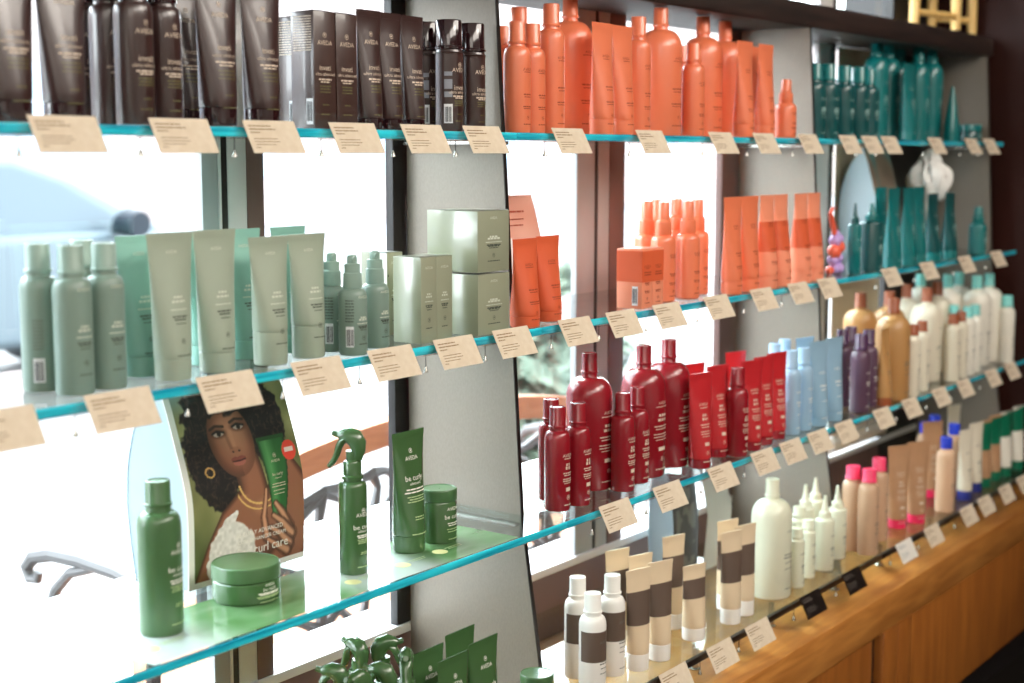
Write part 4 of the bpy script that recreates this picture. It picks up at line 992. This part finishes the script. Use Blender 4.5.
def brown_paint(u, v): 
    c = mixc((.42, .36, .30), (.62, .55, .48), vnoise(u * 3, v * 5)); return mixc(c, (.25, .45, .46), .8 * ss(.55, .8, vnoise(u * 4 + 5, v * 4)) ) if v > .5 else c
xl = x_at(864, 1.44, ZT[2] + .12)
stand('advertising_display', 2, 3.575, .15, 1.447, 'leaf-shaped display card with brown picture behind the teal tubes', brown_paint, hs=1.06, grid=(30, 40), ds=.86)
def char_paint(u, v):
    c = (.25, .25, .24); k = vnoise(u * 6, v * 16)
    if k > .62 and .1 < u < .9: c = (.42, .42, .40)
    return c
stand('advertising_display', 4, 2.583, .100, 1.460, 'leaf-shaped display with charcoal picture strip behind the sand tubes', char_paint, hs=1.04, grid=(30, 60), ds=.5)
# pale tall sheet leaning beside the charcoal display
pt = empty('pale_display_card', (2.70, 1.44, ZT[4]))
xa = 2.640 - 2.70; xb = 2.745 - 2.70
MB().rings([[(xa, .01, 0), (xb, .01, 0), (xb, .0115, 0), (xa, .0115, 0)], [(xa, .0, .12), (xb, .0, .12), (xb, .0015, .12), (xa, .0015, .12)], [(xa, .03, .262), (xb - .02, .03, .262), (xb - .02, .0315, .262), (xa, .0315, .262)]]).obj('sheet', mat('pale_card', '#cfd6d3', .5, noise=.05, nscale=12).name, pt)
MB().box(xa + .02, xb - .02, .0115, .09, 0, .002).obj('foot', 'pale_card', pt)
tag(pt, 'pale gray display card standing right of the charcoal display', 'display')
# clear ring display with orange print, second shelf
def orange_paint(u, v):
    if ell(u, v, .10, .34, .62, .36) < 1: return (.93, .93, .92)
    if v < .30: return (.92, .90, .88)
    c = mixc((.88, .68, .61), (.80, .52, .43), vnoise(u * 3, v * 6)); return c
t = stand('advertising_display', 2, x_at(531, 1.42, ZT[2] + .1), .150, 1.445, 'clear-backed display card with faded orange print behind the short orange tubes', orange_paint, hs=.735, panel=M_acryl, grid=(60, 80), ds=.6)
lettering([('b', .08, .168 , .003), ('b', .07, .156, .002), ('b', .06, .146, .002)], fsurf(.735, ds=.6), 'brown_print', t, 'lettering')

# black hang tag by the pump spray
x = x_at(391, 1.43, ZT[2] + .07); bt = empty('hang_tag', (x, 1.43, ZT[2]))
MB().sweep([(-.018, -.01, .088), (-.006, -.006, .090), (.004, -.002, .082), (.010, 0, .060), (.012, 0, .040)], [.002, .003, .004, .0035, .003], 8, .3).obj('loop', 'black_tag', bt)
MB().box(-.004, .016, -.001, .001, .0, .045, .0004).obj('tag_card', mat('tag_white', '#e9efee', .5).name, bt)
tag(bt, 'small white tag on a black loop between pump spray and pale carton', 'tag')

# beaded figure
x = x_at(835, 1.36, ZT[2] + .05); bf = empty('beaded_figure', (x, 1.36, ZT[2]))
mat('lilac', '#c3a2dc', .4); mat('coral_bead', '#f2664a', .35)
def ball(c, r, n=14): 
    mb = MB(); mb.lathe([(max(.0004, r * math.sin(PI * i / 10)), c[2] - r * math.cos(PI * i / 10)) for i in range(11)], n, c[0], c[1]); return mb
for i, (bx, by, bz, r, m) in enumerate([(-.004, 0, .012, .012, 'lilac'), (.012, -.004, .013, .013, 'lilac'), (-.012, 0, .032, .012, 'lilac'), (.012, 0, .036, .014, 'lilac'), (-.016, -.004, .052, .015, 'coral_bead'), (.012, -.004, .060, .014, 'coral_bead'), (.0, 0, .048, .014, 'coral_bead'),
        (-.002, 0, .075, .014, 'lilac'), (.018, 0, .078, .012, 'lilac'), (-.026, 0, .010, .010, 'coral_bead'), (.0, 0, .090, .010, 'lilac')]):
    ball((bx, by, bz), r).obj('bead', m, bf)
MB().sweep([(-.004, 0, .088), (-.012, 0, .105), (-.022, 0, .120), (-.030, 0, .136), (-.020, 0, .148), (-.002, 0, .146)], [.006, .0065, .006, .005, .0032, .002], 10).obj('arm', 'coral_bead', bf)
tag(bf, 'small figure of coral and lilac beads beside the two-tone coral tubes', 'figurine')
# white paper bouquet
y = 1.40; x = x_at(929, y, ZT[2] + .15); wb = empty('paper_bouquet', (x, y, ZT[2]))
mat('white_paper', '#f6f4f0', .7, noise=.05, nscale=60, bump=.4)
MB().lathe([(.016, 0), (.018, .002), (.006, .006), (.005, .06), (.012, .10), (.024, .150), (.030, .165)], 20).obj('paper_cone', 'white_paper', wb)
rings = []; N = 48
for i in range(12):
    q = i / 11; z = .150 + .105 * q; base = .028 + .022 * math.sin(min(1, q * 1.3) * PI * .8) - .024 * max(0, q - .7) / .3
    rings.append([((base * (1 + .20 * math.sin(9 * a + q * 7) + .14 * math.sin(15 * a + 5 * q))) * math.cos(a), (base * (1 + .17 * math.sin(7 * a + q * 6) + .08 * math.cos(11 * a))) * math.sin(a), z + .006 * math.sin(5 * a + i)) for a in [2 * PI * k / N for k in range(N)]])
MB().rings(rings).obj('ruffle', 'white_paper', wb, angle=180)
rings = []
for i in range(7):
    q = i / 6; rad = .024 * (1 - q) ** .6 + .004; rings.append([(rad * (1 + .2 * math.sin(5 * a + i)) * math.cos(a), rad * (1 + .2 * math.cos(4 * a)) * math.sin(a), .248 + .030 * q) for a in [2 * PI * k / 24 for k in range(24)]])
MB().rings(rings).obj('bow', 'white_paper', wb, angle=180)
tag(wb, 'ruffled white paper bouquet rising behind the teal tubes', 'bouquet')

# ------------------------------------------------------------------ top shelf and stool
ts = empty('top_shelf', ((X0 + 4.17) / 2, 1.40, H + .272)); hw = (4.17 - X0) / 2
MB().box(-hw, hw, 0, .24, 0, .052, .002).obj('board', 'dark_wood', ts)
MB().box(-hw, hw, -.003, -.0002, .004, .048, .001).obj('edge_band', 'dark_wood', ts)
tag(ts, 'dark stained wooden shelf running along above the gray divider panels', 'shelf')
zs_ = H + .272 + .056
st = empty('wooden_stool', (x_at(945, 1.47, zs_), 1.47, zs_))
for px, yy, nm in ((914, 1.455, 0), (931, 1.53, 0), (956, 1.416, 0), (972, 1.455, 0)):
    lx = x_at(px, yy, zs_ + .02) - st.location.x; ly = yy - st.location.y; cxx = lx * .95; cyy = ly * .95
    MB().sweep([(lx, ly, 0), (cxx, cyy, .15)], [.013, .015], 12).obj('leg', 'stool_wood', st)
MB().sweep([(x_at(914, 1.455, zs_) - st.location.x, -.015, .036), (x_at(956, 1.416, zs_) - st.location.x, -.054, .036)], .009, 10).obj('rung', 'stool_wood', st)
MB().sweep([(x_at(931, 1.53, zs_) - st.location.x, .06, .045), (x_at(972, 1.455, zs_) - st.location.x, -.015, .045)], .009, 10).obj('rung', 'stool_wood', st)
MB().box(-.16, .15, -.07, .07, .148, .165, .004).obj('seat', 'stool_wood', st)
tag(st, 'small light wooden stool standing on the dark top shelf', 'stool')

# ------------------------------------------------------------------ window wall (setting)
def struct(name, mb, m, **k): o = mb.obj(name, m, None, **k); tag(o, kind='structure'); return o
zsill = H - .800; ztop = 2.62
def mull(name, xa, xb, m, y0=WY, y1=WY + .07, z0=None, z1=None):
    y1 = WY + .016; y0 = WY + (y0 - WY) * .25
    return struct(name, MB().box(xa, xb, y0, y1, zsill if z0 is None else z0, ztop if z1 is None else z1, .001), m)
xw = lambda px, y=WY, z=H - .05: x_at(px, y, z)
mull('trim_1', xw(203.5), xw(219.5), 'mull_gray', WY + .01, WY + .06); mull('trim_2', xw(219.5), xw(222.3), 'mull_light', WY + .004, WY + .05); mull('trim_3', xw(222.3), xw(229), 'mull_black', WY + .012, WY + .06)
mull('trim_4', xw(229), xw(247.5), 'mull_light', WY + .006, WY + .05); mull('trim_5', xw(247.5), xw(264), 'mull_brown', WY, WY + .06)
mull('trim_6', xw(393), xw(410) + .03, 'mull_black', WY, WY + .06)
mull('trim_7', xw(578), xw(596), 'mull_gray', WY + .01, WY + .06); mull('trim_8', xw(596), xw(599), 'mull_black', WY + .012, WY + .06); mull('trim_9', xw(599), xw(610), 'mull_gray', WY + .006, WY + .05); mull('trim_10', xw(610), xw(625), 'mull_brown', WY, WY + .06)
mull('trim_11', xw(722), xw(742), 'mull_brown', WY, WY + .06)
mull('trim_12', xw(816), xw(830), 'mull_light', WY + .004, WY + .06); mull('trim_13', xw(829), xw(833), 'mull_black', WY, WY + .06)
def pane(name, xa, xb):
    o = struct(name, MB().box(xa, xb, WY + .0165, WY + .0215, zsill, ztop), M_pane, smooth=False)
pane('window_1', -3, xw(203.5)); pane('window_2', xw(264), xw(393)); pane('window_3', xw(410) + .03, xw(578)); pane('window_4', xw(625), xw(722)); pane('window_5', xw(742), xw(816)); pane('window_6', xw(833), 3.86)
struct('trim_14', MB().box(-3, 4.2, WY - .004, WY + .10, H - .80, H - .784, .002), 'mull_light')
struct('trim_15', MB().box(-3, 4.2, WY + .002, WY + .09, H - .925, H - .801, .002), 'mull_brown')
struct('wall_window', MB().box(-3, 4.3, WY + .002, WY + .12, -.02, H - .926), 'mull_brown')
struct('wall_header', MB().box(-3, 4.3, WY + .0, WY + .14, ztop, 2.9), 'plaster')
struct('wall_niche', MB().box(3.86, 4.3, WY + .0, WY + .14, H - .925, ztop), 'mull_black')
struct('wall_right', MB().box(4.19, 4.30, -3.2, WY - .0, 0, 2.9), 'dark_wall')
struct('wall_left', MB().box(-3.1, -3, -3.2, WY + .1, 0, 2.9), 'plaster')
struct('wall_back', MB().box(-3.1, 4.3, -3.3, -3.2, 0, 2.9), 'plaster')
struct('floor', MB().box(-3.1, 4.3, -3.3, WY + .1, -.04, 0), 'floor')
struct('ceiling', MB().box(-3.1, 4.3, -3.3, WY + .14, 2.9, 2.96), 'ceiling')
# blind in the right bay
bl = empty('roller_blind', (0, 0, 0)); x0b, x1b = xw(834), xw(881); bl.location = (x0b, 1.5665, H - .73)
MB().box(0, x1b - x0b, 0, .0015, 0, .998).obj('fabric', 'cream_blind', bl)
rb = MB(); rb.sweep([(-.03, -.012, -.018), (x1b - x0b + .015, -.012, -.018)], .020, 20); rb.obj('bottom_roll', 'blind_roll', bl)
tag(bl, 'cream roller blind with a white rolled bottom behind the right bay', 'blind')

# ------------------------------------------------------------------ counter and cabinets
zc = H - .925; yc = 1.155
ct = empty('wooden_countertop', (2.0, yc, zc - .082))
MB().box(-2.0, 2.19, 0, WY - yc, 0, .082, .002).obj('top_board', 'counter_wood', ct)
tag(ct, 'long honey-coloured wooden countertop under the glass deck', 'countertop')
def cabinet(xa, xb, label, stile_l, stile_r, gap):
    zt_ = zc - .083; zb_ = .13; h = zt_ - zb_; t = empty('wooden_cabinet', ((xa + xb) / 2, yc, 0)); L = (xb - xa) / 2
    MB().box(-L, L, .022, WY - yc, zb_, zt_).obj('carcass', 'dark_wood' if gap else 'cabinet_wood', t)  # darker carcass behind an open gap puts the gap's shade into the colour
    MB().box(-L, -L + stile_l, .0, .022, zb_, zt_, .001).obj('stile', 'cabinet_wood', t)
    MB().box(L - stile_r, L, .0, .022, zb_, zt_, .001).obj('stile', 'cabinet_wood', t)
    MB().box(-L + stile_l + (0 if not gap else .0), L - stile_r - gap, .007, .021, zb_, zt_ - .004, .0015).obj('door_panel', 'cabinet_wood', t)
    MB().box(-L, L, .07, WY - yc, 0, zb_).obj('toe_kick', 'mull_black', t)
    tag(t, label, 'cabinet', 'wooden cabinets under the countertop')
cabinet(.9, 2.978, 'wooden cabinet at the left with a dark gap beside its door', .08, .078, .045)
cabinet(2.982, 4.185, 'wooden cabinet at the right with a plain vertical-grained panel', .078, .06, 0)

# ------------------------------------------------------------------ outdoors
ZG = -.05
struct('ground', MB().box(-30, 60, WY + .15, 14, ZG - .05, ZG), 'concrete')
struct('street', MB().box(-60, 90, 14, 26, ZG - .07, ZG - .01), 'asphalt')
# car
def car():
    t = empty('parked_car', (0, 0, 0))
    prof_low = [(-2.1, .35), (-2.15, .62), (-2.05, .86), (-1.55, .95), (-.95, 1.0), (1.0, 1.0), (1.9, .88), (2.2, .66), (2.22, .35)]
    top = [(-1.75, .95), (-1.15, 1.36), (-.6, 1.46), (.25, 1.45), (.62, 1.33), (1.28, .97)]
    def shell(pts, w0, w1, nm, m, par, z_top=None):
        vs = []; n = len(pts); zz = [p[1] for p in pts]; lo, hi = min(zz), max(zz)
        for s in (-1, 1):
            for x, z in pts: q = (z - lo) / (hi - lo); vs.append((x, s * (w0 + (w1 - w0) * q), z))
        fs = [tuple(range(n)), tuple(range(2 * n - 1, n - 1, -1))] + [(i, (i + 1) % n, n + (i + 1) % n, n + i) for i in range(n)]
        o = MB().add(vs, fs).obj(nm, m, par, smooth=True, angle=30); b = o.modifiers.new('b', 'BEVEL'); b.width = .06; b.segments = 4; b.limit_method = 'ANGLE'; return o
    shell(prof_low, .86, .84, 'car_body', 'car_paint', t); shell(top, .80, .62, 'roof', 'car_paint', t)
    win = [(-1.50, 1.0), (-1.10, 1.30), (-.30, 1.38), (-.30, 1.0)]; win2 = [(-.22, 1.0), (-.22, 1.38), (.22, 1.38), (.52, 1.28), (.98, 1.0)]
    for w_ in (win, win2):
        vs = []
        for x, z in w_: q = (z - .95) / .5; y = -(.80 - .18 * q) - .012; vs.append((x, y, z))
        vs += [(x, y + .03, z) for x, y, z in vs]; n = len(w_)
        MB().add(vs, [tuple(range(n)), tuple(range(2 * n - 1, n - 1, -1))] + [(i, (i + 1) % n, n + (i + 1) % n, n + i) for i in range(n)]).obj('side_window', 'car_glass', t, smooth=False)
    MB().add([(.66, -.58, 1.32), (.66, .58, 1.32), (1.27, .68, .985), (1.27, -.68, .985), (.64, -.58, 1.30), (.64, .58, 1.30), (1.24, .68, .965), (1.24, -.68, .965)], [(0, 1, 2, 3), (7, 6, 5, 4), (0, 4, 5, 1), (1, 5, 6, 2), (2, 6, 7, 3), (3, 7, 4, 0)]).obj('windshield', 'car_glass', t, smooth=False)
    for x in (-1.35, 1.40):
        for s in (-1, 1):
            w = MB().sweep([(x, s * .66, .33), (x, s * .89, .33)], .33, 28, side=Vector((0, 0, 1))).obj('wheel', 'tyre', t)
            MB().sweep([(x, s * .89, .33), (x, s * .905, .33)], .20, 20, side=Vector((0, 0, 1))).obj('hubcap', 'steel', w)
    mm = MB().sweep([(.80, -.83, 1.00), (.80, -.90, 1.03), (.80, -.98, 1.05), (.80, -1.07, 1.04)], [.03, .07, .095, .08], 14, 1.0, side=Vector((0, 0, 1))); mm.obj('side_mirror', 'car_dark', t)
    MB().box(2.10, 2.24, -.8, .8, .40, .52, .03).obj('bumper', 'car_dark', t)
    return t
c = car(); yC = 8.0; c.location = (x_at(133, yC - 1.0, 1.02) - .80, yC, ZG); c.scale = (1, 1, 1)
tag(c, 'white parked car seen blurred outside behind the sage products', 'car')
# pale building across the street
bd = empty('pale_building', (10, 22, ZG))
MB().box(-30, 40, 0, 4, 0, 6.5).obj('wall', 'facade', bd)
for i in range(14):
    MB().box(-24 + i * 4.2, -22 + i * 4.2, -.05, .02, 1.0, 3.0, .01).obj('window', 'facade_window', bd)
tag(bd, 'pale building wall across the street, washed out by daylight', 'building')
# bench with its back to the shop window
def bench():
    t = empty('park_bench', (2.51, 2.05, ZG)); w = .80; top = .89
    for i in range(4): MB().box(-w, w, .06 + i * .10, .145 + i * .10, .43, .455, .006).obj('seat_slat', 'bench_wood', t)
    zr = lambda x: top - .11 * (x / w) ** 2
    MB().rings([[(x, dy, zr(x) + dz) for dy, dz in ((0, -.055), (.03, -.055), (.03, 0), (0, 0))] for x in [(-w + 2 * w * i / 24) for i in range(25)]]).obj('top_rail', 'bench_wood', t, angle=50)
    for s in (-1, 1):
        X = s * (w + .02)
        MB().sweep([(X, .36, 0), (X, .35, .20), (X, .34, .40)], [.016, .013, .012], 10, side=Vector((1, 0, 0))).obj('leg', 'iron', t)
        MB().sweep([(X, -.05, 0), (X, 0, .25), (X, .01, .45), (X, -.01, .80)], [.016, .014, .014, .012], 10, side=Vector((1, 0, 0))).obj('leg', 'iron', t)
        MB().sweep([(X, .0, .665), (X, .10, .685), (X, .20, .692), (X, .29, .690), (X, .35, .675), (X, .375, .650), (X, .365, .628), (X, .342, .630), (X, .338, .645)], [.012, .014, .016, .016, .015, .013, .011, .009, .008], 10, side=Vector((1, 0, 0))).obj('armrest', 'iron_pale', t)
        MB().sweep([(X, .17, .68), (X, .24, .66), (X, .285, .62), (X, .31, .57), (X, .33, .50), (X, .34, .40)], [.008, .010, .011, .011, .012, .012], 8, side=Vector((1, 0, 0))).obj('scroll', 'iron_pale', t)
    rnd = random.Random(3); g = MB(); P = []
    for k in range(10):                                   # branch-like cast back: a web of bent bars
        for m_ in range(4): P.append((-w + .1 + k * (2 * w - .2) / 9 + rnd.uniform(-.05, .05), .015, .46 + m_ * .10 + rnd.uniform(-.02, .02)))
    for a in range(len(P)):
        for b in range(a + 1, len(P)):
            d = math.dist(P[a], P[b])
            if d < .20 and rnd.random() < .8:
                A, B = Vector(P[a]), Vector(P[b]); M_ = (A + B) / 2 + Vector((rnd.uniform(-.02, .02), 0, rnd.uniform(-.02, .02))); g.sweep([A, M_, B], [.014, .009, .014], 6)
    g.obj('cast_back', 'iron_pale', t); return t
b1 = bench()
tag(b1, 'park bench outside with arched wooden rail, cast iron back and curled armrest', 'bench')
# shrub
rnd = random.Random(5)
def shrub(px, y, wd, ht, label):
    x = x_at(px, y, .8); t = empty('green_shrub', (x, y, ZG)); g = MB()
    for k in range(900):
        a = rnd.uniform(0, 2 * PI); q = rnd.random() ** .5; z = rnd.uniform(.05, 1); rr_ = q * wd * math.sin(PI * min(.95, z * .75 + .12))
        p = Vector((rr_ * math.cos(a), rr_ * math.sin(a) * .7, z * ht)); s = rnd.uniform(.04, .09)
        d1 = Vector((rnd.uniform(-1, 1), rnd.uniform(-1, 1), rnd.uniform(-1, 1))).normalized() * s; d2 = d1.orthogonal().normalized() * s * .5
        g.add([p - d1, p + d2, p + d1, p - d2], [(0, 1, 2, 3)])
    g.obj('foliage', 'leaf', t, smooth=False)
    MB().sweep([(0, 0, 0), (.02, 0, ht * .5), (0, .02, ht * .8)], [.03, .02, .01], 8).obj('stem', 'iron', t)
    tag(t, label, 'shrub', 'shrubs along the pavement')
shrub(540, 3.5, .42, .80, 'green shrub outside just right of the first divider panel')
shrub(566, 3.9, .42, .92, 'green shrub outside left of the gray window post in the middle bay')
# ------------------------------------------------------------------ light
w = bpy.data.worlds.new('World'); bpy.context.scene.world = w; w.use_nodes = True; nt = w.node_tree
bg = nt.nodes['Background']; tc = nt.nodes.new('ShaderNodeTexCoord'); sp = nt.nodes.new('ShaderNodeSeparateXYZ'); rp = nt.nodes.new('ShaderNodeValToRGB')
nt.links.new(tc.outputs['Generated'], sp.inputs[0]); nt.links.new(sp.outputs['Z'], rp.inputs[0]); nt.links.new(rp.outputs[0], bg.inputs[0])
rp.color_ramp.elements[0].color = (.9, .95, 1, 1); rp.color_ramp.elements[1].color = (.75, .87, 1, 1); bg.inputs[1].default_value = 14.0
def sun(rx, rz, e, ang, col=(1, .97, .93)):
    l = bpy.data.lights.new('sun', 'SUN'); l.energy = e; l.angle = math.radians(ang); l.color = col; o = bpy.data.objects.new('sun', l); C.objects.link(o); o.rotation_euler = (math.radians(rx), 0, math.radians(rz))
sun(38, 150, 2.5, 3)
def area(loc, rot, sx, sy, e, col=(1, .93, .84)):
    l = bpy.data.lights.new('overhead_fill', 'AREA'); l.shape = 'RECTANGLE'; l.size = sx; l.size_y = sy; l.energy = e; l.color = col  # unseen area light added overhead as warm fill on the shelf fronts
    o = bpy.data.objects.new('overhead_fill', l); C.objects.link(o); o.location = loc; o.rotation_euler = [math.radians(a) for a in rot]
area((1.0, -1.2, 2.85), (38, 0, 0), 3.2, 1.2, 95)
area((2.6, -.6, 2.85), (28, 0, 10), 2.4, 1.0, 65)
area((-1.6, -.8, 2.6), (50, 0, -50), 2.0, 1.5, 30)

# ------------------------------------------------------------------ camera
cd = bpy.data.cameras.new('camera'); cam = bpy.data.objects.new('camera', cd); C.objects.link(cam); bpy.context.scene.camera = cam
cd.sensor_width = 36; cd.lens = F * 36 / 1024; cd.clip_start = .02; cd.clip_end = 300
from mathutils import Matrix
cam.matrix_world = Matrix(((RIGHT.x, UP.x, -FWD.x, 0), (RIGHT.y, UP.y, -FWD.y, 0), (RIGHT.z, UP.z, -FWD.z, H), (0, 0, 0, 1)))
cd.dof.use_dof = True; cd.dof.focus_distance = 2.20; cd.dof.aperture_fstop = 3.4
sc = bpy.context.scene
sc.view_settings.view_transform = 'Standard'; sc.view_settings.look = 'None'; sc.view_settings.gamma = 1; sc.view_settings.exposure = .12; sc.view_settings.use_curve_mapping = False
sc.cycles.use_denoising = True; sc.cycles.max_bounces = 12; sc.cycles.transparent_max_bounces = 24; sc.cycles.caustics_reflective = False; sc.cycles.caustics_refractive = False; sc.cycles.sample_clamp_indirect = 4
